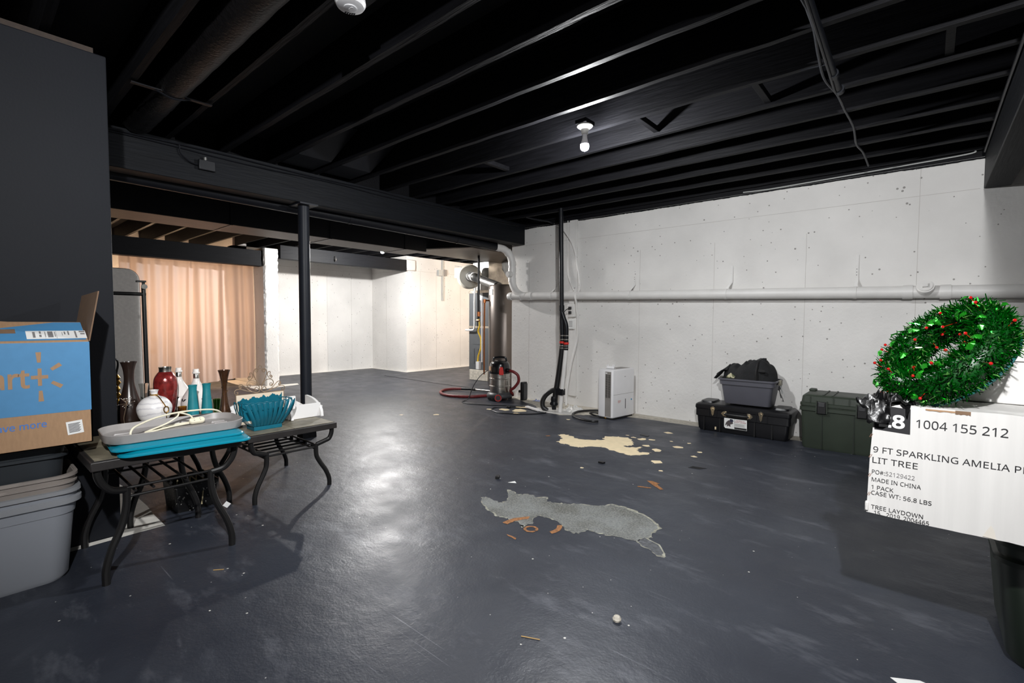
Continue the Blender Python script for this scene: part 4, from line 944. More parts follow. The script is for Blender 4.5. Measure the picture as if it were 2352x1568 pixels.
# ------------------------------------------------------------------ vases and ornaments on the rear table
TZ = .565
def vase(name, loc, prof, m, label, cat='vase', seg=32, group=None, sx=1, sy=1, rz=0, parts=()):
    t = thing(name, (*loc, TZ), label, cat, group)
    g = G(); g.lathe(prof, seg=seg, sx=sx, sy=sy); o = part('body', g, m, t, local=True, angle=50)
    for nm, pr, mm in parts:
        g = G(); g.lathe(pr, seg=seg, sx=sx, sy=sy); part(nm, g, mm, t, local=True, angle=50)
    return t
def sp(pr, n=5):
    return [(v.x, v.y) for v in smoothpath([(r, z, 0) for r, z in pr], n)]
vase('tall_vase', (-3.53, .667), sp([(.045, 0), (.058, .02), (.060, .06), (.052, .12), (.034, .19), (.0245, .245), (.0255, .30), (.033, .34), (.041, .362)]) + [(.037, .362), (.028, .33), (.02, .25)], M_BROWNVASE, 'tall dark brown vase with flared mouth, beside the dark wall edge')
t = vase('bottle_vase', (-3.42, .762), sp([(.040, 0), (.070, .03), (.085, .075), (.082, .11), (.058, .145), (.028, .160), (.0175, .166), (.0165, .178), (.0205, .192), (.0235, .197)]) + [(.018, .197), (.013, .18), (.012, .16)], M_MARBLE, 'round white streaked vase with a gold cord round its neck')
g = G(); g.tube(smoothpath([(.019 * math.cos(a), .019 * math.sin(a), .170) for a in [k * PI / 5 for k in range(10)]], 3, True), .0035, 6, True)
g.tube(smoothpath([(.018, .004, .168), (.045, .012, .158), (.066, .02, .138), (.082, .03, .115), (.084, .034, .10)]), .003, 6); part('gold_cord', g, M_GOLD, t, local=True)
g = G(); g.tube([(.088, .036 + .012 * math.cos(a), .088 + .018 * math.sin(a)) for a in [k * PI / 7 for k in range(14)]], .003, 6, True); part('cord_knot', g, M_GOLD, t, local=True)
g = G(); g.tube(smoothpath([(.087, .036, .07), (.089, .036, .05), (.086, .036, .02), (.08, .036, .004)]), .0022, 6); part('cord_tassel', g, M_GOLD, t, local=True)
vase('large_vase', (-3.66, .876), sp([(.040, 0), (.048, .03), (.060, .12), (.0645, .19), (.060, .235), (.045, .265), (.034, .278)]) , M_REDVASE, 'red mosaic vase with a silver rim, behind the round white vase', parts=(('rim', [(.034, .276), (.0325, .29), (.034, .303), (.036, .308), (.032, .308), (.028, .28)], M_SILVERRIM),))
def lamp_base(loc, label):
    t = vase('lamp_base', loc, sp([(.05, 0), (.08, .02), (.0885, .06), (.080, .10), (.056, .145), (.034, .18), (.0215, .205), (.0175, .225)]), M_CERAMIC, label, 'lamp', group='white ceramic lamp bases', seg=36,
             parts=(('metal_neck', [(.0165, .224), (.0165, .258), (.0145, .26)], M_SILVERRIM), ('socket', [(.021, .257), (.0225, .262), (.0165, .268), (.0165, .282), (.014, .286)], M_CERAMIC)))
    for a in (-2.1, -1.3, -.5, .3, 1.1):
        for k in range(4):
            b = k * PI / 2 + PI / 4
            for_r = .078; zc = .105
            # leaf shaped cut-outs around a small dot
            u0, z0 = .016 * math.cos(b), .016 * math.sin(b)
            pts = []
            for s in range(10):
                q = s / 10 * 2 * PI; l, wd = .0125 * math.cos(q), .0055 * math.sin(q)
                uu = u0 + l * math.cos(b + PI / 2) - wd * math.sin(b + PI / 2); zz = z0 + l * math.sin(b + PI / 2) + wd * math.cos(b + PI / 2)
                z = zc + zz; r = .0792 - (z - .10) * .60; pts.append((r * math.cos(a + uu / r) * 1.006, r * math.sin(a + uu / r) * 1.006, z))
            g = G(); g.poly(pts); part('cut_out', g, M_DARKGAP, t, local=True, smooth=False)
    return t
lamp_base((-3.80, .985), 'white ceramic lamp base half hidden behind the red vase')
lamp_base((-3.62, 1.035), 'white ceramic lamp base directly behind the two teal bottles')
def bottle(loc, h, label):
    return vase('bottle', loc, sp([(.030, 0), (.0315, .01), (.030, .05), (.0245, .12), (.0215, .165), (.0225, h - .012), (.0255, h)]) + [(.021, h), (.018, h - .03)], M_TEALGLASS, label, 'bottle', group='teal bottles', seg=28)
bottle((-3.43, .960), .205, 'frosted teal bottle vase, the one nearer the round white vase')
bottle((-3.45, 1.042), .205, 'frosted teal bottle vase, the one nearer the tall sparkling vase')
vase('glass_vase', (-3.73, .778), sp([(.022, 0), (.022, .05), (.019, .10), (.018, .14), (.022, .18), (.026, .205)]) + [(.023, .205), (.016, .14), (.018, .06), (.017, .012)], M_GLASS, 'small clear glass vase between the brown vase and the red vase')
vase('glass_vase', (-3.74, 1.115), sp([(.024, 0), (.024, .10), (.026, .16), (.028, .175)]) + [(.025, .175), (.021, .10), (.021, .012)], M_GLASS, 'clear glass tumbler half hidden behind the right teal bottle')
vase('votive_glass', (-3.44, .905), [(.020, 0), (.023, .06), (.0245, .078), (.0225, .078), (.021, .06), (.017, .01)], M_AMBER, 'amber glass votive in front of the red vase, left of the teal bottles', 'votive')
vase('votive_glass', (-3.55, 1.130), [(.017, 0), (.019, .05), (.0235, .085), (.0215, .085), (.017, .05), (.014, .01)], M_GREENGLASS, 'green and gold glass votive between teal bottles and sparkling vase', 'votive')
t = vase('tall_vase', (-3.43, 1.137), sp([(.036, 0), (.034, .02), (.024, .07), (.0165, .13), (.0150, .165), (.019, .21), (.028, .26), (.036, .285)]) + [(.032, .285), (.02, .24), (.012, .18)], mat('bronze_vase', (70, 44, 26), .25, metal=.3, var=.5, scale=24, coat=.3), 'slim bronze brown hourglass vase with glittering band, on the table corner')
rnd = random.Random(12)
for k in range(16):
    z = .13 + .008 * k + rnd.uniform(-.006, .006); a = k * .9 - .6; g = G(); g.lathe([(.001, -.003), (.003, 0), (.001, .003)], (.0172 * math.cos(a), .0172 * math.sin(a), z), seg=6); part('glitter_bead', g, M_GOLD, t, local=True)
t = thing('gold_ornament', (-3.76, .655, TZ), 'gold ornament half hidden behind the dark wall edge', 'ornament')
g = G()
for k, z in enumerate((.02, .06, .10, .14, .18, .22, .25)): g.lathe([(.004, z - .02), (.014 + .004 * (k % 2), z), (.004, z + .02)], (-3.76, .655, TZ), seg=12)
part('beaded_stem', g, M_GOLD, t)
t = thing('black_jug', (-3.85, .64, TZ), 'black jug handle peeking out behind the dark wall edge', 'jug')
g = G(); g.lathe(sp([(.04, 0), (.055, .05), (.05, .14), (.03, .22), (.026, .30), (.032, .36)]), (-3.85, .64, TZ), seg=24, sx=.45, sy=.45); part('body', g, M_BLACKMETAL, t)
g = G(); g.tube(smoothpath([(-3.85, .635, .91), (-3.85, .655, .925), (-3.85, .672, .915), (-3.85, .674, .88), (-3.85, .665, .83), (-3.85, .658, .77), (-3.85, .64, .74)]), .006, 8); part('handle', g, M_BLACKMETAL, t)
t = thing('twig_decoration', (-3.41, .625, TZ), 'dark twig spray with tiny white bead tips before the brown vase', 'decoration')
rnd = random.Random(5); c = Vector((-3.415, .632, .70))
g = G(); g.tube(smoothpath([(-3.42, .622, .566), (-3.418, .618, .62), (-3.413, .626, .67), c]), .0014, 5); part('stem', g, M_WIRE, t)
for k in range(22):
    th = rnd.uniform(0, 2 * PI); ph = rnd.uniform(-.9, 1.3); l = rnd.uniform(.028, .046)
    d = Vector((.5 * math.cos(th) * math.cos(ph), math.sin(th) * math.cos(ph), math.sin(ph))) * l
    g = G(); g.tube([c, c + d], .0006, 4); tw = part('sprig', g, M_WIRE, t)
    g = G(); g.lathe([(.0003, -.0022), (.0022, 0), (.0003, .0022)], c + d, seg=6); part('bead', g, M_CERAMIC, tw)

# ------------------------------------------------------------------ teal letter basket on the low table
BX, BY, BZ = -3.35, 1.35, .45
t = thing('letter_basket', (BX, BY, BZ), 'teal slatted letter basket with scrolled wire top and cream board', 'letter basket')
g = G(); g.box(BX - .06, BX + .06, BY - .09, BY + .09, BZ, BZ + .028); part('base', g, M_TEALMETAL, t, bev=.003)
def slat(p0, p1, out, wv, z1):       # a strip from base point p0 flaring to rim point p1
    p0, p1, wv = Vector(p0), Vector(p1), Vector(wv)
    mid = p0.lerp(p1, .35) + Vector(out) * .028; mid2 = p0.lerp(p1, .72) + Vector(out) * .022
    path = smoothpath([p0, mid, mid2, p1], 5); gg = G()
    a = [gg.bm.verts.new(p - wv) for p in path]; b = [gg.bm.verts.new(p + wv) for p in path]
    for i in range(len(path) - 1): gg._f([a[i], a[i + 1], b[i + 1], b[i]])
    return gg
RZ = BZ + .185
for side in (1, -1):
    for k in range(9):
        u = (k - 4) / 4
        o = part('slat', slat((BX + side * .058, BY + u * .082, BZ + .026), (BX + side * (.10 if side > 0 else .062), BY + u * .150, RZ), (side * .6, 0, 0), (0, .0125, 0), RZ), M_TEALMETAL, t, smooth=True); solid(o, .0015)
for side in (1, -1):
    for k in range(4):
        u = (k - 1.5) / 1.5
        o = part('slat', slat((BX + u * .045, BY + side * .088, BZ + .026), (BX + .018 + u * .066, BY + side * .168, RZ + .004), (0, side * .8, 0), (.007, 0, 0), RZ), M_TEALMETAL, t, smooth=True); solid(o, .0015)
rim = []
for k in range(80):
    a = 2 * PI * k / 80; ca, sa = math.cos(a), math.sin(a); q = 3.2
    rr_ = (abs(ca) ** q + abs(sa) ** q) ** (-1 / q)
    rim.append((BX + .019 + .082 * rr_ * ca, BY + .160 * rr_ * sa, RZ + .003 + .0035 * math.sin(a * 26)))
g = G(); g.tube(rim, .003, 6, True); part('wavy_rim', g, M_TEALMETAL, t)
PX = -3.405
g = G(); g.box(PX - .003, PX + .003, BY - .152, BY + .152, BZ + .03, BZ + .228); bb = part('cream_board', g, M_CREAMBOARD, t)
rnd = random.Random(3); top = [(BY - .14 + i * .28 / 40, RZ + .0 + .012 * rnd.random() + .016 * abs(math.sin(i * .35)) ** 3 + .012 * i / 40) for i in range(41)]
g = G(); g.poly([(PX + .0042, BY + .14, BZ + .05)] + [(PX + .0042, BY - .14, BZ + .05)][:1] + [(PX + .0042, a, b) for a, b in top]); part('teal_paint_edge', g, M_TEALMETAL, bb, smooth=False)
g = G(); g.tube([(PX, BY - .155, BZ + .03), (PX, BY - .155, BZ + .23), (PX, BY + .155, BZ + .23), (PX, BY + .155, BZ + .03)], .003, 6); part('wire_frame', g, M_WIRE, t)
def spiral(c, r, a0, turns, sgn, n=22):
    return [(PX, c[0] + r * (1 - .8 * k / n) * math.cos(a0 + sgn * turns * 2 * PI * k / n), c[1] + r * (1 - .8 * k / n) * math.sin(a0 + sgn * turns * 2 * PI * k / n)) for k in range(n + 1)]
zb = BZ + .232
for s in (1, -1):
    Y = lambda v: BY + s * v
    sgn = -s
    scrolls = [
        [(PX, Y(.004), zb + .015), (PX, Y(.012), zb + .055), (PX, Y(.035), zb + .105), (PX, Y(.043), zb + .140), (PX, Y(.030), zb + .162), (PX, Y(.010), zb + .155)],
        [(PX, Y(.012), zb + .05), (PX, Y(.03), zb + .078), (PX, Y(.055), zb + .088), (PX, Y(.080), zb + .078), (PX, Y(.085), zb + .055), (PX, Y(.07), zb + .040)],
        [(PX, Y(.045), zb + .125), (PX, Y(.055), zb + .10), (PX, Y(.07), zb + .092), (PX, Y(.078), zb + .105), (PX, Y(.066), zb + .118)],
        [(PX, Y(.046), zb + .122), (PX, Y(.054), zb + .138), (PX, Y(.066), zb + .136), (PX, Y(.064), zb + .122)],
        [(PX, Y(.004), zb + .012), (PX, Y(.03), zb + .004), (PX, Y(.07), zb + .022), (PX, Y(.115), zb + .065), (PX, Y(.135), zb + .06), (PX, Y(.13), zb + .04), (PX, Y(.118), zb + .045)],
        [(PX, Y(.02), zb + .002), (PX, Y(.08), zb + .018), (PX, Y(.13), zb + .036), (PX, Y(.158), zb + .030), (PX, Y(.160), zb + .008), (PX, Y(.145), zb + .004), (PX, Y(.142), zb + .016), (PX, Y(.150), zb + .018)],
        [(PX, Y(.008), zb + .010), (PX, Y(.016), zb + .034), (PX, Y(.032), zb + .036), (PX, Y(.036), zb + .020), (PX, Y(.024), zb + .014)],
    ]
    for q in scrolls:
        g = G(); g.tube(smoothpath(q, 6), .0026, 6); part('wire_scroll', g, M_WIRE, t)
    for c, r, a0 in (((Y(.022), zb + .148), .012, .6), ((Y(.07), zb + .052), .014, 0), ((Y(.068), zb + .110), .009, 0), ((Y(.128), zb + .050), .010, 0)):
        g = G(); g.tube(spiral(c, r, a0, 1.6, sgn), .0021, 6); part('wire_scroll', g, M_WIRE, t)
g = G(); g.tube([(PX, BY + .010 * math.cos(a), zb + .175 + .012 * math.sin(a)) for a in [k * PI / 8 for k in range(16)]], .0019, 6, True); part('wire_ring', g, M_WIRE, t)

# white shelf piece lying on the low table
t = thing('white_shelf', (-3.6, 1.52, .45), 'white painted wooden shelf with curved brackets lying behind the teal basket', 'shelf')
prof = [(u, .165 * math.sin(PI * min(1, (.12 + u) / 1.0)) ** .8) for u in [k / 24 for k in range(25)]]
pts = [(-3.70, 1.195 + u * .74, .452 + max(.035, h_)) for u, h_ in prof]
g = G(); g.prism([(-3.70, 1.195, .452)] + pts + [(-3.70, 1.93, .452)], (.02, 0, 0)); part('curved_board', g, M_WHITEWOOD, t, bev=.002)
g = G(); g.box(-3.475, -3.455, 1.585, 1.80, .452, .552); part('cross_panel', g, M_WHITEWOOD, t, bev=.002)
g = G(); g.box(-3.62, -3.60, 1.575, 1.68, .50, .60); part('cross_panel', g, M_WHITEWOOD, t, bev=.002)
for y in (1.565, 1.79):
    pr = [(-3.68, .452)] + [(-3.68, .452 + .135)] + [(-3.68 + .25 * math.sin(a), .472 + .115 * math.cos(a)) for a in [k * PI / 2 / 12 for k in range(1, 13)]] + [(-3.425, .452)]
    g = G(); g.prism([(x, y, z) for x, z in pr], (0, .02, 0)); part('bracket', g, M_WHITEWOOD, t, bev=.002)
g = G(); g.prism([(-3.66, 1.195, .452), (-3.50, 1.195, .452), (-3.48, 1.195, .50), (-3.52, 1.195, .56), (-3.66, 1.195, .57)], (0, .02, 0)); g.prism([(-3.66, 1.22, .452), (-3.52, 1.22, .452), (-3.50, 1.27, .452), (-3.60, 1.28, .452)], (0, 0, .035)); part('end_block', g, M_WHITEWOOD, t, bev=.002)
# white floor-side speckled bin under the rear table
t = thing('speckled_bin', (-3.48, .975, 0), 'black speckled bin standing under the slate tables', 'bin')
g = G(); g.loft([(0, .115, .105, .015), (.165, .135, .118, .015), (.167, .131, .114, .015), (.01, .11, .10, .012)], (-3.52, .958), n=4); part('body', g, M_SPECK, t)
g = G(); g.tube([(-3.52 + .134 * a, .958 + .117 * b, .165) for a, b in ((1, 1), (-1, 1), (-1, -1), (1, -1))], .005, 6, True); part('rim', g, M_BLACKMETAL, t)
g = G()
for k in range(5): g.tube(smoothpath([(-3.5 + .03 * k, .9 + .02 * k, .03), (-3.49 + .02 * k, .88 + .03 * k, .14), (-3.44 - .02 * k, .87 + .04 * k, .19), (-3.40, .86 + .05 * k, .20 - .01 * k)]), .004, 5)
part('cord_bundle', g, mat('tan_string', (190, 176, 140), .7), t)

# ------------------------------------------------------------------ nested totes and printed carton at the left edge
CX, CY = -3.085, .02
def tote(name, secs, m, label, rims, lm=None):
    t = thing(name, (CX, CY, secs[0][0]), label, 'storage tote', 'nested storage totes')
    g = G(); g.loft(secs, (CX, CY), n=8, cap0=True, cap1=True); part('body', g, m, t)
    for s in rims:
        g = G(); g.loft(s, (CX, CY), n=8, cap0=False, cap1=False); part('rim', g, lm or m, t)
    return t
tote('storage_tote', [(0, .158, .285, .07), (.02, .168, .30, .075), (.30, .178, .325, .08), (.302, .182, .33, .08), (.39, .186, .338, .08), (.388, .182, .334, .08), (.31, .174, .32, .08), (.03, .16, .29, .07)], M_CLEARTOTE, 'frosted clear storage tote at the bottom of the left stack',
     [[(.345, .186, .338, .08), (.35, .198, .352, .085), (.372, .198, .352, .085), (.376, .187, .34, .08)], [(.392, .184, .336, .08), (.396, .197, .351, .085), (.412, .196, .35, .085), (.414, .18, .332, .08)]], M_CLEARLID)
tote('storage_tote', [(.05, .145, .27, .06), (.40, .176, .325, .08), (.42, .182, .332, .085), (.475, .184, .335, .085), (.473, .178, .328, .085), (.40, .165, .31, .08), (.06, .135, .26, .05)], M_TAUPETOTE, 'taupe storage tote nested between the clear tote and the dark tote',
     [[(.435, .183, .334, .085), (.438, .189, .34, .085), (.445, .189, .34, .085), (.448, .183, .334, .085)], [(.462, .183, .335, .085), (.466, .191, .342, .085), (.478, .191, .342, .085), (.48, .181, .33, .085)]])
tote('storage_tote', [(.07, .125, .25, .05), (.40, .150, .285, .06), (.56, .160, .298, .065), (.615, .163, .302, .065), (.613, .157, .296, .06), (.40, .142, .277, .055), (.08, .118, .24, .05)], M_DARKTOTE, 'dark grey storage tote directly under the printed blue carton',
     [[(.555, .160, .299, .065), (.56, .173, .313, .07), (.572, .173, .313, .07), (.576, .161, .30, .065)], [(.60, .162, .302, .065), (.604, .174, .314, .07), (.618, .172, .312, .07), (.62, .158, .297, .065)]])
# carton
FX, Y0, Y1, BZ0, BZ1, KX = -2.85, -.20, .403, .622, 1.078, -3.27
t = thing('printed_carton', ((FX + KX) / 2, (Y0 + Y1) / 2, BZ0), 'open blue and kraft cardboard carton on the dark tote at the left edge', 'box')
g = G(); g.box(KX, FX, Y0, Y1, BZ0, BZ0 + .004); g.box(FX - .005, FX, Y0, Y1, BZ0, BZ1); g.box(KX, KX + .005, Y0, Y1, BZ0, BZ1); g.box(KX, FX, Y1 - .005, Y1, BZ0, BZ1); g.box(KX, FX, Y0, Y0 + .005, BZ0, BZ1); part('body', g, M_CARD, t)
O, XD, YD = (FX, 0, 0), (0, 1, 0), (0, 0, 1)
g = G(); sheet(g, O, XD, YD, [(Y0, .772), (Y1 - .002, .769), (Y1 - .002, BZ1 - .003), (Y0, BZ1 - .003)], .0006); bp_ = part('blue_print', g, M_BLUE, t, smooth=False)
g = G(); text_fit(g, 'Walmart', (FX, .2065 - .357, .888), XD, YD, .357, .076, .022, .0012); part('lettering', g, M_CARD, bp_, smooth=False)
g = G(); cy, cz = .2375, .929
def bar(g, y0, z0, y1, z1, w0, w1, d=.0012):
    dy, dz = y1 - y0, z1 - z0; l = math.hypot(dy, dz); ny, nz = -dz / l, dy / l
    sheet(g, O, XD, YD, [(y0 + ny * w0, z0 + nz * w0), (y1 + ny * w1, z1 + nz * w1), (y1 - ny * w1, z1 - nz * w1), (y0 - ny * w0, z0 - nz * w0)], d)
bar(g, cy - .027, cz, cy + .026, cz, .0075, .0075); bar(g, cy, cz - .037, cy, cz + .037, .0062, .0062, .0014)
bar(g, cy - .001, cz + .062, cy - .002, cz + .106, .0055, .0085); bar(g, cy + .001, cz - .058, cy + .002, cz - .104, .0055, .0085)
bar(g, cy + .036, cz + .030, cy + .066, cz + .052, .0065, .0085); bar(g, cy + .037, cz - .024, cy + .068, cz - .046, .0065, .0085); part('plus_spark_logo', g, M_CARD, bp_, smooth=False)
g = G(); text_fit(g, 'save more', (FX, .2535 - .165, .711), (0, 1, .018), YD, .165, .027, .012, .0008); part('slogan', g, M_BLUEINK, t, smooth=False)
g = G(); sheet(g, (FX, .343, .697), (0, 1, .10), (0, -.10, 1), rect(-.027, .027, -.029, .029), .001); bl = part('barcode_label', g, M_LABEL, t, smooth=False)
g = G()
for k in range(8): sheet(g, (FX, .343, .697), (0, 1, .10), (0, -.10, 1), rect(-.021, .015 + .004 * (k % 2), -.020 + k * .0052, -.0175 + k * .0052), .0016)
part('bar', g, M_INK, bl, smooth=False)
# flaps
A0 = Vector((FX - .002, 0, BZ1)); up = Vector((-.155, 0, .083)); Ln = up.length; ud = up.normalized()
g = G(); nrm = Vector((0, 1, 0)).cross(ud)
g.prism([A0 + Vector((0, Y0, 0)), A0 + Vector((0, Y1 - .004, 0)), A0 + up + Vector((0, Y1 - .012, 0)), A0 + up + Vector((0, .16, .002)), A0 + up + Vector((0, .11, .006)), A0 + up + Vector((0, Y0, 0))], -nrm * .004); fl = part('front_flap', g, M_CARD, t)
def flp(a0, a1, b0, b1, d, m, nm, par):
    g = G(); sheet(g, A0, (0, 1, 0), ud, rect(a0, a1, b0, b1), d); return part(nm, g, m, par, smooth=False)
flp(Y0, Y1 - .010, .012, Ln - .003, .0006, M_BLUE, 'flap_print', fl)
lb = flp(.205, .398, .024, .094, .0012, M_LABEL, 'shipping_label', fl)
g = G()
for a0, a1, b0, b1 in ((.225, .233, .035, .085), (.272, .289, .036, .088), (.245, .252, .04, .06), (.246, .252, .068, .09), (.263, .2655, .04, .085), (.294, .2965, .04, .085), (.318, .320, .05, .08), (.325, .33, .06, .085), (.337, .342, .055, .09), (.36, .366, .03, .09), (.376, .396, .078, .09), (.379, .394, .058, .07), (.299, .3, .026, .092), (.263, .2635, .026, .092)): sheet(g, A0, (0, 1, 0), ud, rect(a0, a1, b0, b1), .0017)
part('label_print', g, M_GREYINK, fl, smooth=False)
flp(Y0, .175, .075, .112, .0011, M_CARDDARK, 'dark_cut_strip', fl)
g = G(); g.prism([(FX, Y1 - .004, BZ1), (KX, Y1 - .004, BZ1), (KX + .01, Y1 + .032, BZ1 + .215), (FX - .004, Y1 + .034, BZ1 + .225)], (0, .005, 0)); part('side_flap', g, M_CARDDARK, t)
g = G(); g.prism([(KX, Y0, BZ1), (KX, Y1 - .01, BZ1), (KX - .02, Y1 - .02, BZ1 - .16), (KX - .02, Y0, BZ1 - .16)], (-.004, 0, 0)); part('back_flap', g, M_CARD, t)

# ------------------------------------------------------------------ wet and dry vacuum
VX, VY = -4.77, 5.27
t = thing('shop_vacuum', (VX, VY, 0), 'steel drum shop vacuum with black head by the end of the white wall', 'vacuum cleaner')
g = G(); g.lathe(sp([(.16, .035), (.19, .05), (.19, .085), (.165, .115), (.15, .12)]), (VX, VY, 0), seg=32); part('base', g, M_RUBBERGREY, t)
for a in (-2.2, -.95, .9, 2.3):
    c = Vector((VX + .155 * math.cos(a), VY + .155 * math.sin(a), .055)); d = Vector((math.cos(a), math.sin(a), 0))
    if a == -.95:
        g = G(); g.cyl(c - d * .01, c + d * .05, .055, 24); w = part('wheel', g, M_RUBBERGREY, t)
        g = G(); g.tube([c + d * .052 + .042 * (math.cos(q) * Vector((-d.y, d.x, 0)) + math.sin(q) * Vector((0, 0, 1))) for q in [k * PI / 12 for k in range(24)]], .006, 8, True); part('red_wheel_ring', g, M_REDPLAS, w)
    else:
        g = G(); g.cyl(c + Vector((0, 0, -.028)) - Vector((-d.y, d.x, 0)) * .012, c + Vector((0, 0, -.028)) + Vector((-d.y, d.x, 0)) * .012, .027, 16); part('wheel', g, M_BLACKRUB, t)
g = G(); g.lathe([(.145, .11), (.148, .115), (.148, .20), (.153, .207), (.153, .215), (.148, .222), (.148, .31), (.153, .317), (.153, .325), (.148, .332), (.148, .40), (.152, .405)], (VX, VY, 0), seg=40); part('drum', g, M_STAINLESS, t)
g = G(); g.lathe(sp([(.158, .395), (.160, .42), (.156, .46), (.150, .50), (.135, .545), (.10, .575), (.05, .585)]), (VX, VY, 0), seg=36); part('head', g, M_GLOSSBLACK, t)
dirv = Vector((.55, -.83, 0)); side = Vector((.83, .55, 0))
g = G(); g.tube(smoothpath([Vector((VX, VY, .57)) - side * .10, Vector((VX, VY, .615)) - side * .085, Vector((VX, VY, .63)) - side * .03, Vector((VX, VY, .632)) + side * .04, Vector((VX, VY, .62)) + side * .085, Vector((VX, VY, .575)) + side * .10], 6), .016, 10); part('carry_handle', g, M_GLOSSBLACK, t)
def latch(angle, m, nm):
    d = Vector((math.cos(angle), math.sin(angle), 0)); p = Vector((-d.y, d.x, 0)); c = Vector((VX, VY, 0)) + d * .158
    g = G(); g.prism([c + p * a + Vector((0, 0, z)) for a, z in ((-.028, .385), (.034, .385), (.036, .42), (.024, .50), (-.018, .50), (-.032, .43))], d * .022); return part(nm, g, m, t, bev=.004)
latch(-.72, M_REDPLAS, 'latch'); latch(2.3, M_REDPLAS, 'latch')
d = Vector((math.cos(-2.0), math.sin(-2.0), 0)); c = Vector((VX, VY, 0)) + d * .157
g = G(); g.box(-.025, .025, -.004, .004, .44, .50, Matrix.Translation(c) @ Matrix.Rotation(-2.0 + PI / 2, 4, 'Z')); part('warning_sticker', g, mat('peach_sticker', (220, 176, 140), .6), t)
d = Vector((math.cos(-.1), math.sin(-.1), 0)); c = Vector((VX, VY, .445)) + d * .14
g = G(); g.cyl(c, c + d * .06, .034, 18); g.cyl(c + d * .05, c + d * .085, .028, 18); part('hose_port', g, M_GLOSSBLACK, t)
e = c + d * .08
path = smoothpath([e, e + Vector((.07, 0, -.01)), e + Vector((.125, .03, -.06)), e + Vector((.12, .05, -.15)), e + Vector((.05, .04, -.24)), e + Vector((-.02, .04, -.29)), e + Vector((-.05, .12, -.36)), Vector((-4.75, 5.50, .045)), Vector((-5.0, 5.46, .025)), Vector((-5.12, 5.2, .022)), Vector((-5.2, 5.06, .022)), Vector((-5.5, 4.93, .022)), Vector((-5.80, 5.02, .022)), Vector((-6.0, 5.24, .022)), Vector((-5.98, 5.42, .025)), Vector((-5.85, 5.52, .03))], 10)
g = G(); g.tube(path, [.020 + .0022 * (i % 2) for i in range(len(path))], 12); part('hose', g, M_REDHOSE, t, label='dark red ribbed hose')
g = G(); g.tube(smoothpath([(-5.86, 5.515, .03), (-5.72, 5.56, .035), (-5.60, 5.60, .03)]), .021, 12); part('wand_grip', g, M_BLACKRUB, t)
g = G(); g.cyl((-5.60, 5.60, .03), (-5.22, 5.66, .03), .018, 14); part('wand', g, M_STAINLESS, t)
g = G(); g.tube(smoothpath([(VX - .12, VY - .12, .44), (-4.93, 5.02, .36), (-4.99, 4.93, .2), (-5.02, 4.88, .05), (-5.05, 4.82, .006), (-5.02, 4.74, .006), (-4.85, 4.70, .006), (-4.6, 4.78, .006), (-4.35, 4.92, .006), (-4.12, 5.04, .006), (-4.02, 5.09, .006)]), .006, 6); part('power_cord', g, M_BLACKRUB, t)
t = thing('floor_nozzle', (-4.46, 5.46, 0), 'black upright nozzle tool standing right of the shop vacuum', 'nozzle')
g = G(); g.box(-4.50, -4.45, 5.42, 5.52, 0, .27); part('body', g, M_BLACKRUB, t, bev=.006)
g = G(); g.box(-4.445, -4.435, 5.43, 5.51, .02, .25); part('bristle_strip', g, M_RUBBERGREY, t)
g = G(); g.cyl((-4.54, 5.44, .13), (-4.49, 5.45, .13), .02, 12); part('neck', g, M_BLACKRUB, t)
g = G(); rnd = random.Random(8); g.grid(lambda u, v: Vector((-4.34 + .12 * u, 5.50 + .07 * v, .004 + .03 * math.sin(PI * u) * math.sin(PI * v) * (.6 + .5 * math.sin(14 * u + 5 * v)))), 12, 8)
single('wrapper', g, M_BLUEWRAP, 'crumpled blue and white wrapper at the wall foot by the vacuum', 'wrapper')
# loose cords on the floor
g = G(); g.tube(smoothpath([(-4.32, 4.62, .006), (-4.25, 4.55, .006), (-4.05, 4.50, .006), (-3.8, 4.62, .006), (-3.66, 4.80, .006), (-3.64, 4.9, .006)]), .006, 6); g.tube(smoothpath([(-4.32, 4.62, .006), (-4.36, 4.72, .006), (-4.25, 4.85, .006), (-4.05, 4.93, .006), (-3.95, 4.97, .006)]), .006, 6)
g.lathe([(.004, -.03), (.016, -.02), (.018, .0), (.014, .02), (.004, .03)], (-4.22, 4.84, .016), seg=10, axis=(.8, .5, 0)); single('loose_cable', g, M_BLACKRUB, 'black cord loop lying on peeling floor left of the sump', 'cord')
t = thing('drain_hose', (-3.1, 4.95, .015), 'black rubber hose looped on the floor left of the dehumidifier', 'hose')
g = G(); g.tube(smoothpath([(-2.98, 5.36, .02), (-3.15, 5.42, .018), (-3.26, 5.34, .018), (-3.33, 5.20, .018), (-3.31, 5.03, .018), (-3.22, 4.90, .018), (-3.05, 4.80, .018), (-2.90, 4.78, .018), (-2.84, 4.83, .018)], 8), .014, 10); part('hose_loop', g, M_BLACKRUB, t)
g = G(); g.tube(smoothpath([(-2.98, 5.22, .02), (-3.10, 5.20, .03), (-3.14, 5.14, .03), (-3.05, 5.10, .02), (-2.99, 5.12, .015)], 6), .010, 8); part('hose_bight', g, M_BLACKRUB, t)

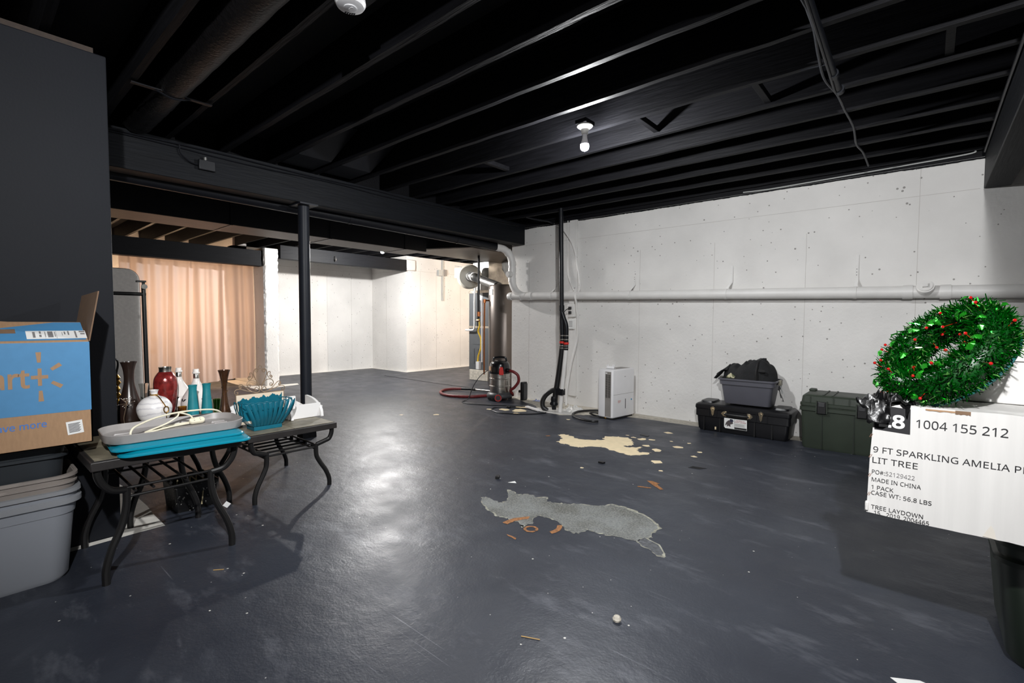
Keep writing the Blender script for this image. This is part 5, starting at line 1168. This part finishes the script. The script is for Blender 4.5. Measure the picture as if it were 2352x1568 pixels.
# ------------------------------------------------------------------ dehumidifier
t = thing('dehumidifier', (-2.858, 5.285, 0), 'white dehumidifier with grey side grille standing at the white wall', 'dehumidifier', None, -.135)
LX, LY = .110, .222
g = G(); g.loft([(.022, LX - .006, LY - .006, .02), (.03, LX, LY, .022), (.575, LX, LY, .022), (.59, LX - .004, LY - .004, .022), (.597, LX - .014, LY - .014, .02)], n=5); part('body', g, M_WHITEPLAS, t, local=True)
g = G(); g.loft([(.005, LX - .012, LY - .012, .02), (.022, LX - .012, LY - .012, .02)], n=5); part('base', g, M_DARKGAP, t, local=True)
g = G(); g.box(.000, .086, -LY - .0015, -LY + .02, .035, .572); part('side_panel', g, M_GREYPLAS, t, local=True)
gr = G(); gr.box(.004, .082, -LY - .0022, -LY, .26, .535); grp = part('grille', gr, M_DARKGAP, t, local=True)
g = G()
for k in range(22): g.box(.004, .082, -LY - .005, -LY - .0015, .262 + k * .0124, .2665 + k * .0124)
for x in (.004, .041, .080): g.box(x - .001, x + .003, -LY - .0055, -LY - .0015, .258, .537)
part('grille_louvres', g, M_GREYPLAS, grp, local=True)
g = G(); g.box(.006, .03, -LY - .004, -LY, .548, .56); part('latch_clip', g, M_WHITEPLAS, t, local=True)
g = G(); g.box(LX - .001, LX + .0008, -LY + .018, LY - .018, .2965, .2995); g.box(.088, LX - .02, -LY - .001, -LY + .003, .2965, .2995); part('bucket_seam', g, M_GREYPLAS, t, local=True)
g = G(); g.box(LX - .003, LX + .0012, .030, .040, .115, .235); part('level_window', g, M_DARKGAP, t, local=True)
g = G(); sheet(g, (LX, .155, .215), (0, 1, 0), (0, 0, 1), rect(-.010, .010, -.010, .010), .0012); part('blue_sticker', g, mat('blue_sticker', (40, 140, 180), .5), t, local=True)
g = G()
for k in range(3): sheet(g, (LX, -.09, .20 + k * .011), (0, 1, 0), (0, 0, 1), rect(-.03, .03 - .012 * (k == 0), -.003, .003), .0012)
part('red_print', g, M_REDINK, t, local=True)
g = G(); sheet(g, (LX, .02, .505), (0, 1, 0), (0, 0, 1), rect(-.014, .014, -.003, .003), .0012); part('small_badge', g, M_GREYPLAS, t, local=True)
g = G(); g.box(-.07, .07, -.13, .18, .5965, .5985); part('top_panel', g, M_GREYPLAS, t, local=True)
g = G(); g.tube([(-.012, -.212, .02), (.012, -.21, .008)], .01, 10); part('drain_spout', g, M_GOLD, t, local=True)
t = thing('white_clip', (-2.88, 5.17, .598), 'small white plastic clip lying on top of the dehumidifier', 'clip')
g = G(); g.box(-2.92, -2.82, 5.15, 5.165, .599, .63); g.box(-2.92, -2.82, 5.15, 5.20, .599, .605); part('plate', g, M_WHITEPLAS, t, bev=.002)
for x in (-2.918, -2.90, -2.84, -2.822):
    g = G(); g.prism([(x - .006, 5.15, .628), (x + .006, 5.15, .628), (x + .004, 5.15, .652), (x - .002, 5.15, .65)], (0, .012, 0)); part('prong', g, M_WHITEPLAS, t)

# ------------------------------------------------------------------ black foot locker, grey tub, clothes
X0, X1, YF, YB = -1.885, -.972, 5.262, 5.618
t = thing('foot_locker', ((X0 + X1) / 2, (YF + YB) / 2, 0), 'black plastic foot locker on the floor under the grey tub', 'trunk')
cxm, cym = (X0 + X1) / 2, (YF + YB) / 2; hx, hy = (X1 - X0) / 2, (YB - YF) / 2
g = G(); g.loft([(0, hx - .04, hy - .03, .03), (.02, hx - .022, hy - .018, .04), (.10, hx - .016, hy - .012, .03), (.225, hx - .008, hy - .006, .03)], (cxm, cym), n=5); part('body', g, M_BLACKTRUNK, t)
g = G(); g.loft([(.155, hx - .006, hy - .004, .03), (.16, hx, hy, .03), (.232, hx, hy, .03)], (cxm, cym), n=5); part('upper_band', g, M_BLACKTRUNK, t)
g = G(); g.loft([(.236, hx + .004, hy + .003, .03), (.25, hx + .008, hy + .006, .03), (.278, hx + .004, hy + .004, .03), (.292, hx - .012, hy - .012, .03), (.296, hx - .03, hy - .03, .03)], (cxm, cym), n=5); ld = part('lid', g, M_BLACKTRUNK, t)
for x in (X0 + .10, X1 - .10):
    g = G(); g.loft([(.29, .075, .12, .03), (.314, .065, .11, .03)], (x, cym), n=4); part('lid_pad', g, M_BLACKTRUNK, ld)
for x in (-1.79, -1.625, -1.29, -1.13):
    g = G(); g.box(x - .006, x + .006, YF - .002, YF + .02, .01, .155); part('body_groove', g, M_BLACKRUB, t)
for x in (-1.74, -1.66, -1.545, -1.36, -1.275, -1.175):
    g = G(); g.box(x - .004, x + .004, YF - .006, YF + .01, .165, .245); part('band_rib', g, M_BLACKTRUNK, t)
for x in (-1.70, -1.232):
    g = G(); g.prism([(x + a, YF - .004, z) for a, z in ((0, .272), (.020, .262), (.024, .245), (.016, .225), (.012, .19), (0, .168), (-.012, .19), (-.016, .225), (-.024, .245), (-.020, .262))], (0, -.006, 0)); la = part('latch', g, M_CHROME, t, bev=.0015, label='shiny nickel latch')
    g = G(); g.prism([(x + a, YF - .010, z) for a, z in ((0, .256), (.010, .246), (.008, .215), (0, .195), (-.008, .215), (-.010, .246))], (0, -.007, 0)); part('hasp', g, M_CHROME, la, bev=.0015)
for x, s in ((-1.585, 1), (-1.335, -1)):
    g = G(); g.prism([(x + s * a, YF - .003, z) for a, z in ((-.03, .208), (-.008, .233), (.025, .236), (.025, .180), (-.008, .183))], (0, -.006, 0)); hp = part('handle_plate', g, M_CHROME, t, bev=.0015, label='nickel handle plate')
    g = G(); g.box(x + s * .008 - .009, x + s * .008 + .009, YF - .03, YF - .008, .195, .22); part('handle_ring', g, M_CHROME, hp, bev=.002)
g = G(); g.tube(smoothpath([(-1.572, YF - .018, .207), (-1.53, YF - .034, .207), (-1.46, YF - .038, .207), (-1.39, YF - .034, .207), (-1.348, YF - .018, .207)]), .0145, 12); part('carry_handle', g, M_BLACKRUB, t)
LO, LXD, LYD = (-1.578, YF + .002, .062), (1, 0, 0), (0, -.04, 1)
g = G(); sheet(g, LO, LXD, LYD, [(.012, 0), (.222, 0), (.222, .108), (0, .108), (0, .014)], .016); lb_ = part('label', g, M_LABEL, t, smooth=False)
g = G(); text_fit(g, 'GORILLA', Vector(LO) + Vector((.118, -.003, .087)), LXD, LYD, .082, .011, .01, .0172); text_fit(g, 'FOOT LOCKER', Vector(LO) + Vector((.106, -.003, .071)), LXD, LYD, .108, .011, .01, .0172); part('label_title', g, mat('dark_red_ink', (150, 36, 48), .7, var=0), lb_, smooth=False)
g = G()
for k in range(5): sheet(g, Vector(LO), LXD, LYD, rect(.108, .205 - .012 * (k % 2), .031 + k * .0065, .0335 + k * .0065), .0172)
part('label_small_print', g, M_GREYINK, lb_, smooth=False)
g = G(); sheet(g, Vector(LO), LXD, LYD, rect(.102, .220, .003, .022), .0172); sheet(g, Vector(LO), LXD, LYD, rect(.102, .104, .003, .104), .0173); part('label_black_bar', g, M_INK, lb_, smooth=False)
g = G(); sheet(g, Vector(LO), LXD, LYD, [(.03, .018), (.045, .03), (.055, .022), (.065, .02), (.062, .045), (.078, .05), (.09, .058), (.085, .075), (.06, .082), (.045, .088), (.028, .072), (.016, .055), (.012, .03), (.02, .03), (.028, .045)], .0172); part('animal_figure_print', g, mat('print_grey_brown', (78, 70, 72), .7, var=0), lb_, smooth=False)
g = G(); sheet(g, Vector(LO), LXD, LYD, [(.052, .085), (.07, .068), (.094, .08), (.085, .10), (.06, .103)], .0176); part('dark_box_print', g, mat('print_navy', (42, 44, 64), .7, var=0), lb_, smooth=False)
g = G(); g.box(-1.68, -1.665, YF + .01, YF + .012, .025, .055); part('paint_chip', g, M_CREAM, t)
# tub
t = thing('grey_tub', (-1.385, 5.435, .297), 'grey plastic tub of black clothes standing on the black foot locker', 'tub')
TCX, TCY = -1.385, 5.428
g = G(); g.loft([(.315, .215, .112, .03), (.325, .222, .118, .035), (.515, .248, .146, .04), (.517, .262, .160, .04), (.565, .266, .164, .045), (.563, .256, .154, .04), (.52, .245, .144, .04), (.33, .215, .112, .03)], (TCX, TCY), n=6); part('body', g, M_GREYTUB, t)
g = G(); g.loft([(.563, .266, .164, .045), (.566, .280, .178, .05), (.578, .280, .178, .05), (.582, .27, .168, .045), (.578, .258, .156, .04)], (TCX, TCY), n=6, cap0=False, cap1=False); part('rim', g, M_GREYTUB, t)
for sx in (1, -1):
    x = TCX + sx * .283
    g = G(); g.box(x - .012, x + .014, TCY - .035, TCY + .035, .535, .585); part('rim_clip', g, mat('tan_grey_clip', (130, 126, 110), .5), t, bev=.003)
g = G(); g.tube(smoothpath([(TCX + .285, TCY - .02, .54), (TCX + .30, TCY - .025, .50), (TCX + .32, TCY - .03, .46), (TCX + .335, TCY - .03, .42)]), .003, 5); g.tube(smoothpath([(TCX + .285, TCY - .0, .54), (TCX + .295, TCY - .01, .49), (TCX + .305, TCY - .01, .45)]), .004, 5); part('loose_strap', g, M_SILVER2, t)
# clothes
def heap(u, v):
    a = u * 2 * PI; r = v
    x = math.cos(a) * r * .262; y = math.sin(a) * r * .152
    q = x / .25
    prof = .150 + .062 * math.exp(-((q - .38) / .40) ** 2) - .03 * math.exp(-((q + .38) / .10) ** 2) + .02 * math.exp(-((q + .10) / .07) ** 2)
    h = prof * max(0, 1 - r ** 6) ** .5
    w = .010 * math.sin(34 * x + 10 * y + 2.5 * math.sin(26 * y)) + .006 * math.sin(62 * x - 36 * y + 1) + .007 * math.sin(22 * y - 16 * x)
    ri = 0.0
    return Vector((TCX + x + w * .25, TCY + y + w * .25, .575 + max(-.01, h + (w + ri) * (1 - r ** 5))))
t = thing('black_clothes', (TCX, TCY, .56), 'heap of black clothing and straps spilling over the grey tub', 'clothes')
g = G(); g.grid(heap, 96, 30); bmesh.ops.remove_doubles(g.bm, verts=g.bm.verts, dist=1e-5); part('fabric_heap', g, M_FABRIC, t, angle=60)
g = G(); g.grid(lambda u, v: Vector((TCX - .20 - .135 * u + .015 * math.sin(6 * v), TCY - .10 + .18 * v, .66 - .075 * u ** 1.5 + .02 * math.sin(5 * v + 4 * u) + .05 * (1 - u) * math.sin(PI * v))), 14, 14); o = part('hanging_flap', g, M_FABRIC, t, angle=60); solid(o, .006)
g = G(); g.tube(smoothpath([(TCX + .10, TCY - .16, .585), (TCX + .095, TCY - .152, .66), (TCX + .10, TCY - .10, .77), (TCX + .10, TCY + .0, .79)]), [.014] * 25 if False else .012, 6); part('strap', g, M_BLACKRUB, t)
g = G(); g.box(TCX + .115, TCX + .175, TCY - .158, TCY - .135, .665, .692); part('buckle', g, M_BLACKRUB, t, bev=.003)
g = G(); g.box(TCX + .11, TCX + .15, TCY - .02, TCY + .02, .755, .80); part('raised_tab', g, M_FABRIC, t, bev=.006)
g = G(); g.grid(lambda u, v: Vector((TCX - .195 + .09 * u, TCY - .135 + .004 * math.sin(9 * u), .585 + .055 * v * (1 - abs(2 * u - 1) * .7))), 10, 6); o = part('camouflage_cloth', g, speckle('camouflage', (96, 100, 70), (196, 190, 160), 40, .5), t, label='scrap of camouflage cloth'); solid(o, .004)

# ------------------------------------------------------------------ green trunk
X0, X1, YF, YB = -.872, .04, 5.172, 5.60
cxm, cym = (X0 + X1) / 2, (YF + YB) / 2; hx, hy = (X1 - X0) / 2, (YB - YF) / 2
t = thing('utility_box', (cxm, cym, 0), 'olive green plastic trunk at the wall behind the white carton', 'trunk')
g = G(); g.loft([(0, hx - .022, hy - .02, .03), (.02, hx - .012, hy - .012, .03), (.355, hx, hy, .03)], (cxm, cym), n=5); part('body', g, M_GREENTRUNK, t)
g = G(); g.loft([(.35, hx + .006, hy + .006, .03), (.355, hx + .012, hy + .012, .03), (.385, hx + .012, hy + .012, .03), (.39, hx + .002, hy + .002, .03), (.395, hx + .002, hy + .002, .03), (.40, hx + .010, hy + .010, .03), (.425, hx + .010, hy + .010, .03), (.43, hx, hy, .03), (.485, hx - .006, hy - .006, .03), (.50, hx - .022, hy - .022, .03)], (cxm, cym), n=5); gl = part('lid', g, M_GREENTRUNK, t)
for x in (-.70, -.46, -.16):
    g = G(); g.box(x - .004, x + .004, YF - .001, YF + .012, .01, .35); part('body_groove', g, M_GREENTOTE, t)
for x in (-.80, -.62, -.50, -.30):
    g = G(); g.box(x - .005, x + .005, YF - .008, YF + .02, .43, .485); part('lid_rib', g, M_GREENTRUNK, gl)
for x in (-.70, -.63):
    g = G(); g.box(x - .006, x + .006, YF + .02, YB - .03, .50, .507); part('lid_strap_rib', g, M_GREENTRUNK, gl)
g = G(); g.box(-.86, -.80, YB - .12, YB - .03, .495, .52); part('corner_pad', g, M_GREENTRUNK, gl, bev=.01)
for x in (-.705, -.405):
    g = G(); g.box(x - .035, x + .035, YF - .028, YF - .004, .335, .445); la = part('latch', g, M_BLACKRUB, t, bev=.005)
    g = G(); g.box(x - .024, x + .024, YF - .034, YF - .026, .40, .438); part('latch_lever', g, M_RUBBERGREY, la, bev=.003)
    g = G(); g.box(x - .045, x - .036, YF - .03, YF, .34, .45); g2 = part('latch_guard', g, M_GREENTRUNK, la)
    g = G(); g.box(x + .036, x + .045, YF - .03, YF, .34, .45); part('latch_guard', g, M_GREENTRUNK, la)

# ------------------------------------------------------------------ green tote, long white carton, stacked cartons
t = thing('green_tote', (.62, 2.55, 0), 'dark green lidded tote standing under the long white carton', 'storage tote')
g = G(); g.loft([(0, .35, .225, .05), (.03, .37, .24, .06), (.42, .405, .27, .07)], (.615, 2.565), n=8); part('body', g, M_GREENTOTE, t)
for z0 in (.355, .415):
    g = G(); g.loft([(z0, .398, .265, .07), (z0 + .006, .415, .28, .075), (z0 + .022, .415, .28, .075), (z0 + .028, .40, .266, .07)], (.615, 2.565), n=8, cap0=False, cap1=False); part('rim_band', g, M_GREENTOTE, t)
g = G(); g.loft([(.44, .42, .285, .075), (.475, .425, .29, .075), (.50, .41, .275, .07), (.518, .38, .24, .06), (.526, .36, .22, .06)], (.615, 2.565), n=8); part('lid', g, M_GREENTOTE, t)
WX0, WX1, WF, WB, WZ0_, WZ1_ = -.137, 1.22, 2.02, 2.52, .528, .907
t = thing('long_carton', (.54, 2.27, WZ0_), 'long white printed carton with dark lettering resting on the dark green tote', 'box')
rnd = random.Random(6)
g = G(); NS = 40; rr = []
for i in range(NS + 1):
    x = WX0 + (WX1 - WX0) * i / NS; j = lambda a: rnd.uniform(-a, a)
    e = .008 * (1 - min(1, i / 2.0))
    rr.append([Vector((x + (.013 if i == 0 else 0), WF + j(.001), WZ1_ - e + j(.0015))), Vector((x + (.013 if i == 0 else 0), WB, WZ1_ - e)), Vector((x, WB, WZ0_)), Vector((x, WF + j(.001), WZ0_ + e * .5 + j(.0015))), Vector((x + (.004 if i == 0 else 0), WF - .0005, WZ0_ + .19))])
g.rings(rr); part('body', g, M_WHITECARD, t, angle=25)
O, XD, YD = Vector((0, WF - .001, 0)), (1, 0, 0), (0, 0, 1)
P0 = lambda x, z: Vector((x, WF - .001, z))
SCL = 2.02 / 2.0
def TX(x, z): return (x * SCL, 1.18 + (z - 1.18) * SCL)
g = G(); sheet(g, O, XD, YD, [TX(-.126, .905), TX(-.031, .899), TX(-.030, .818), TX(-.122, .822)], .0012); bk = part('black_square_print', g, M_INK, t, smooth=False)
def line(nm, s, x0, x1, z, cap, m=M_INK, bold=0.0, par=None, depth=.0014):
    a = TX(x0, z); b = TX(x1, z); g = G(); text_fit(g, s, P0(*a), XD, YD, b[0] - a[0], cap, bold, depth); return part(nm, g, m, par or t, smooth=False)
line('number_lettering', '28', -.111, -.044, .835, .040, M_LABEL, .03, bk, .0022)
line('code_lettering', '1004 155 212', -.016, .190, .843, .026)
line('title_lettering', '9 FT SPARKLING AMELIA PRE-', -.123, .262, .745, .0195)
line('title_lettering', 'LIT TREE', -.124, -.008, .709, .0195)
line('order_lettering', 'PO#:', -.124, -.090, .672, .0135)
line('order_lettering', '52129422', -.088, -.014, .672, .0135, M_GREYINK)
line('origin_lettering', 'MADE IN CHINA', -.124, .002, .646, .0135)
line('pack_lettering', '1 PACK', -.124, -.066, .620, .0135)
line('weight_lettering', 'CASE WT: 56.8 LBS', -.124, .029, .601, .0135)
line('note_lettering', 'TREE LAYDOWN', -.123, .010, .553, .0135)
line('note_lettering', '_15__2019_2004465', -.123, .025, .535, .0135)
for z in (.79, .72, .655, .59):
    g = G()
    for k in (0, 1): sheet(g, O, XD, YD, [(WX0 + .0005 + k * .004, z), (WX0 + .002 + k * .004, z), (WX0 + .007 + k * .004, z + .012), (WX0 + .0055 + k * .004, z + .012)], .0014)
    part('staple_mark', g, mat('brown_staple', (120, 84, 66), .6), t, smooth=False)
for x0, x1, z0, z1, m, nm in ((.005, .075, .896, .903, M_CARD, 'torn_edge'), (.075, .11, .893, .906, M_CARDDARK, 'torn_edge')):
    g = G(); flat_ = [(x0 + (x1 - x0) * k / 8, z0 + rnd.uniform(0, .003)) for k in range(9)] + [(x1, z1), (x0, z1)]
    sheet(g, O, XD, YD, flat_, .0013); part(nm, g, m, t, smooth=False)
g = G(); sheet(g, O, XD, YD, [(.148, WZ0_ + .004), (.178, WZ0_ + .002), (.172, WZ0_ + .03), (.165, WZ0_ + .042), (.158, WZ0_ + .028)], .0015); part('torn_corner', g, mat('bare_paperboard', (206, 200, 190), .9), t, smooth=False)
g = G(); g.box(WX0 - .004, WX0 + .006, WF - .008, WF + .012, WZ0_ + .01, WZ0_ + .04); part('tape_end', g, M_BAGWHITE, t, bev=.003)
# black tape bag on its corner
def bagf(u, v):
    a = u * 2 * PI; r = .012 + .058 * v
    x = -.098 + r * math.cos(a) * 1.0 + .012 * math.sin(7 * a) * v; z0 = .925 - .075 * v ** 2 * (.6 + .5 * math.sin(3 * a + 1)) + .012 * math.sin(5 * a)
    y = WF + .02 + r * math.sin(a) * .8
    if y < WF: y = min(y, WF - .006); 
    else: z0 = max(z0, WZ1_ + .003)
    return Vector((x, y, z0 + .009 * math.sin(11 * a + 8 * v) + .006 * math.sin(19 * a - 13 * v)))
g = G(); g.grid(bagf, 64, 14); o = single('black_plastic', g, M_BLACKBAG, 'crumpled shiny black plastic taped over the near corner of the white carton', 'plastic', angle=60); solid(o, .002)
t = thing('white_carton', (.6, 2.42, .908), 'plain white carton lying on the long printed carton, lower of the two behind the wreath', 'box')
g = G(); g.box(.085, 1.1, 2.275, 2.62, .909, 1.048); part('body', g, M_WHITECARD, t, bev=.003)
g = G()
for k in range(3): text_fit(g, 'lIHI', (.135 + .0 * k, 2.274, .985 - k * .016), (1, 0, 0), (0, 0, 1), .028, .011, 0, .0012)
g.bm.free(); g = G()
for k in range(2):
    for i in range(5): sheet(g, (.135 + i * .006, 2.2745, .985 - k * .013), (1, 0, 0), (0, 0, 1), rect(0, .003, 0, .009), .001)
part('faded_red_mark', g, M_REDINK, t, smooth=False)
t = thing('white_carton', (.6, 2.45, 1.05), 'plain white carton on top of the stack behind the green wreath', 'box')
g = G(); g.box(.19, 1.0, 2.29, 2.60, 1.050, 1.130); part('body', g, M_WHITECARD, t, bev=.003)
g = G(); g.box(.188, 1.0, 2.287, 2.60, 1.131, 1.142); part('open_edge', g, M_CARD, t)

# ------------------------------------------------------------------ tinsel wreath
WC = Vector((.043, 2.16, 1.075)); nrm = Vector((-.62, -.46, .62)).normalized()
uu = nrm.cross(Vector((0, 1, 0))).normalized(); vv = nrm.cross(uu)
t = thing('tinsel_wreath', (.02, 2.13, .908), 'green tinsel wreath with red berries leaning on the white cartons', 'wreath')
R0, r0 = .148, .060
rnd = random.Random(21)
def tor(a, b, r):
    d = math.cos(a) * uu + math.sin(a) * vv
    return WC + d * (R0 + r * math.cos(b)) + nrm * r * math.sin(b), d * math.cos(b) + nrm * math.sin(b), d
g = G()
for i in range(17000):
    a = rnd.uniform(0, 2 * PI); b = rnd.uniform(0, 2 * PI)
    p, out, d = tor(a, b, rnd.uniform(.010, .056))
    dirn = (out + Vector((rnd.gauss(0, .8), rnd.gauss(0, .8), rnd.gauss(0, .8)))).normalized()
    L = rnd.uniform(.014, .031); wv = dirn.orthogonal().normalized(); wv.rotate(Matrix.Rotation(rnd.uniform(0, 6.28), 3, dirn)); wv *= .0018
    mid = p + dirn * L * .55; e = p + dirn * L + Vector((rnd.gauss(0, .004), rnd.gauss(0, .004), rnd.gauss(0, .004)))
    if e.z < .912 and e.y > 2.03: continue
    g.use(1 if rnd.random() < .09 else 0)
    A_ = [g.bm.verts.new(q) for q in (p - wv, p + wv, mid + wv, mid - wv, e + wv * .7, e - wv * .7)]
    g._f([A_[0], A_[1], A_[2], A_[3]]); g._f([A_[3], A_[2], A_[4], A_[5]])
tn = part('tinsel', g, [M_TINSEL, M_TINSEL2], t, smooth=False); tn['kind'] = 'stuff'
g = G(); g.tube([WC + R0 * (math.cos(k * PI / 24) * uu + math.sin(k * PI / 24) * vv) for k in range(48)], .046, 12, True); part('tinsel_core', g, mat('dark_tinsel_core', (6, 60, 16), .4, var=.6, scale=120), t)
g = G(); g.tube([WC - nrm * .035 + (R0 + .01) * (math.cos(k * PI / 24) * uu + math.sin(k * PI / 24) * vv) for k in range(48)], .006, 8, True)
g.tube([WC - nrm * .05 + (R0 + .035) * (math.cos(k * PI / 24) * uu + math.sin(k * PI / 24) * vv) for k in range(48)], .0045, 8, True); part('wire_frame', g, M_WREATHFRAME, t)
holly = [(0, .5), (.09, .42), (.16, .62), (.26, .40), (.36, .60), (.48, .38), (.58, .55), (.70, .30), (.80, .36), (1, 0)]
for i in range(26):
    a = i * 2 * PI / 26 + rnd.uniform(-.1, .1); b = rnd.choice((PI / 2, PI / 2, .6, 2.6, 1.2, 2.0)) + rnd.uniform(-.3, .3)
    p, out, d = tor(a, b, .070)
    if p.z < .93: continue
    ax = out.orthogonal().normalized(); ax.rotate(Matrix.Rotation(rnd.uniform(0, 6.28), 3, out)); ay = out.cross(ax); S = rnd.uniform(.028, .038)
    pts = [p + ax * S * (u - .5) + ay * S * w * .5 + out * .006 * (1 - abs(2 * u - 1)) for u, w in holly] + [p + ax * S * (u - .5) - ay * S * w * .5 + out * .006 * (1 - abs(2 * u - 1)) for u, w in holly[::-1][1:]]
    g = G(); c = g.bm.verts.new(p + out * .010); V = [g.bm.verts.new(q) for q in pts]
    for k in range(len(V)): g._f([c, V[k], V[(k + 1) % len(V)]])
    part('holly_leaf', g, M_HOLLY, t, smooth=False)
for i in range(24):
    a = i * 2 * PI / 24 + rnd.uniform(-.12, .12); b = rnd.choice((PI / 2, 1.0, 2.2, .2, 2.9)) + rnd.uniform(-.35, .35)
    p, out, d = tor(a, b, rnd.uniform(.070, .080))
    if p.z < .925: continue
    g = G(); q = p + Vector((rnd.gauss(0, .008), rnd.gauss(0, .008), rnd.gauss(0, .008)))
    g.lathe([(.0005, -.0052), (.0036, -.0036), (.0052, 0), (.0036, .0036), (.0005, .0052)], q, seg=10); by = part('berry', g, M_BERRY, t)
    g = G(); g.tube([q, p - out * .04], .0008, 4); part('berry_stem', g, M_BERRY, by)

# ------------------------------------------------------------------ floor litter
g = G(); g.box(-.015, .015, -.02, .02, 0, .02, Matrix.Translation((-2.393, 2.623, .001)) @ Matrix.Rotation(.6, 4, 'Z')); single('black_chip', g, M_BLACKRUB, 'small black plastic cube on the floor above the worn grey patch', 'chip', bev=.002)
g = G(); g.prism([(-2.27, 2.60, .001), (-2.215, 2.63, .001), (-2.25, 2.655, .001)], (0, 0, .002)); single('paper_scrap', g, M_LABEL, 'white triangular scrap on the floor beside the small black cube', 'scrap')
g = G(); g.lathe([(.001, 0), (.014, .003), (.018, .012), (.012, .022), (.001, .026)], (-.885, 1.667, 0), seg=9); single('pebble', g, M_CONC, 'grey pebble alone on the bare floor near the bottom centre', 'pebble')
g = G()
for k in range(4): g.prism([(-1.42 + .004 * k, 3.83 + .018 * k, .001), (-1.33 + .01 * k, 3.85 + .016 * k, .001), (-1.33 + .01 * k, 3.856 + .016 * k, .001), (-1.42 + .004 * k, 3.834 + .018 * k, .001)], (0, 0, .002))
single('dark_splinters', g, M_BLACKRUB, 'few dark thin splinters on the floor in front of the foot locker', 'splinters')
g = G(); g.tube([(-2.50, .765, .003), (-2.47, .80, .003)], .002, 5); single('straw_bit', g, M_STRAW, 'pale straw bit on the floor right of the near slate table', 'straw')
g = G(); g.tube([(-1.11, 1.35, .003), (-1.045, 1.38, .003)], .002, 5); single('straw_bit', g, M_STRAW, 'pale straw bit on the floor at the bottom centre', 'straw')
g = G(); g.prism([(-2.21, 4.60, .001), (-2.12, 4.58, .001), (-2.12, 4.63, .001), (-2.20, 4.65, .001)], (0, 0, .003)); single('black_scrap', g, M_BLACKRUB, 'flat black scrap on the floor between dehumidifier and foot locker', 'scrap')
g = G(); g.prism([(-2.03, 3.46, .001), (-1.985, 3.46, .001), (-1.98, 3.49, .001), (-2.02, 3.50, .001)], (0, 0, .012)); single('black_scrap', g, M_BLACKRUB, 'tiny black scrap on the floor below the cream patch', 'scrap')
g = G(); g.prism([(-.055, 1.995, .001), (.30, 1.70, .001), (.33, 2.0, .001), (.02, 2.04, .001)], (0, 0, .0015)); single('paper_sheet', g, M_LABEL, 'white paper corner on the floor at the bottom edge', 'paper')
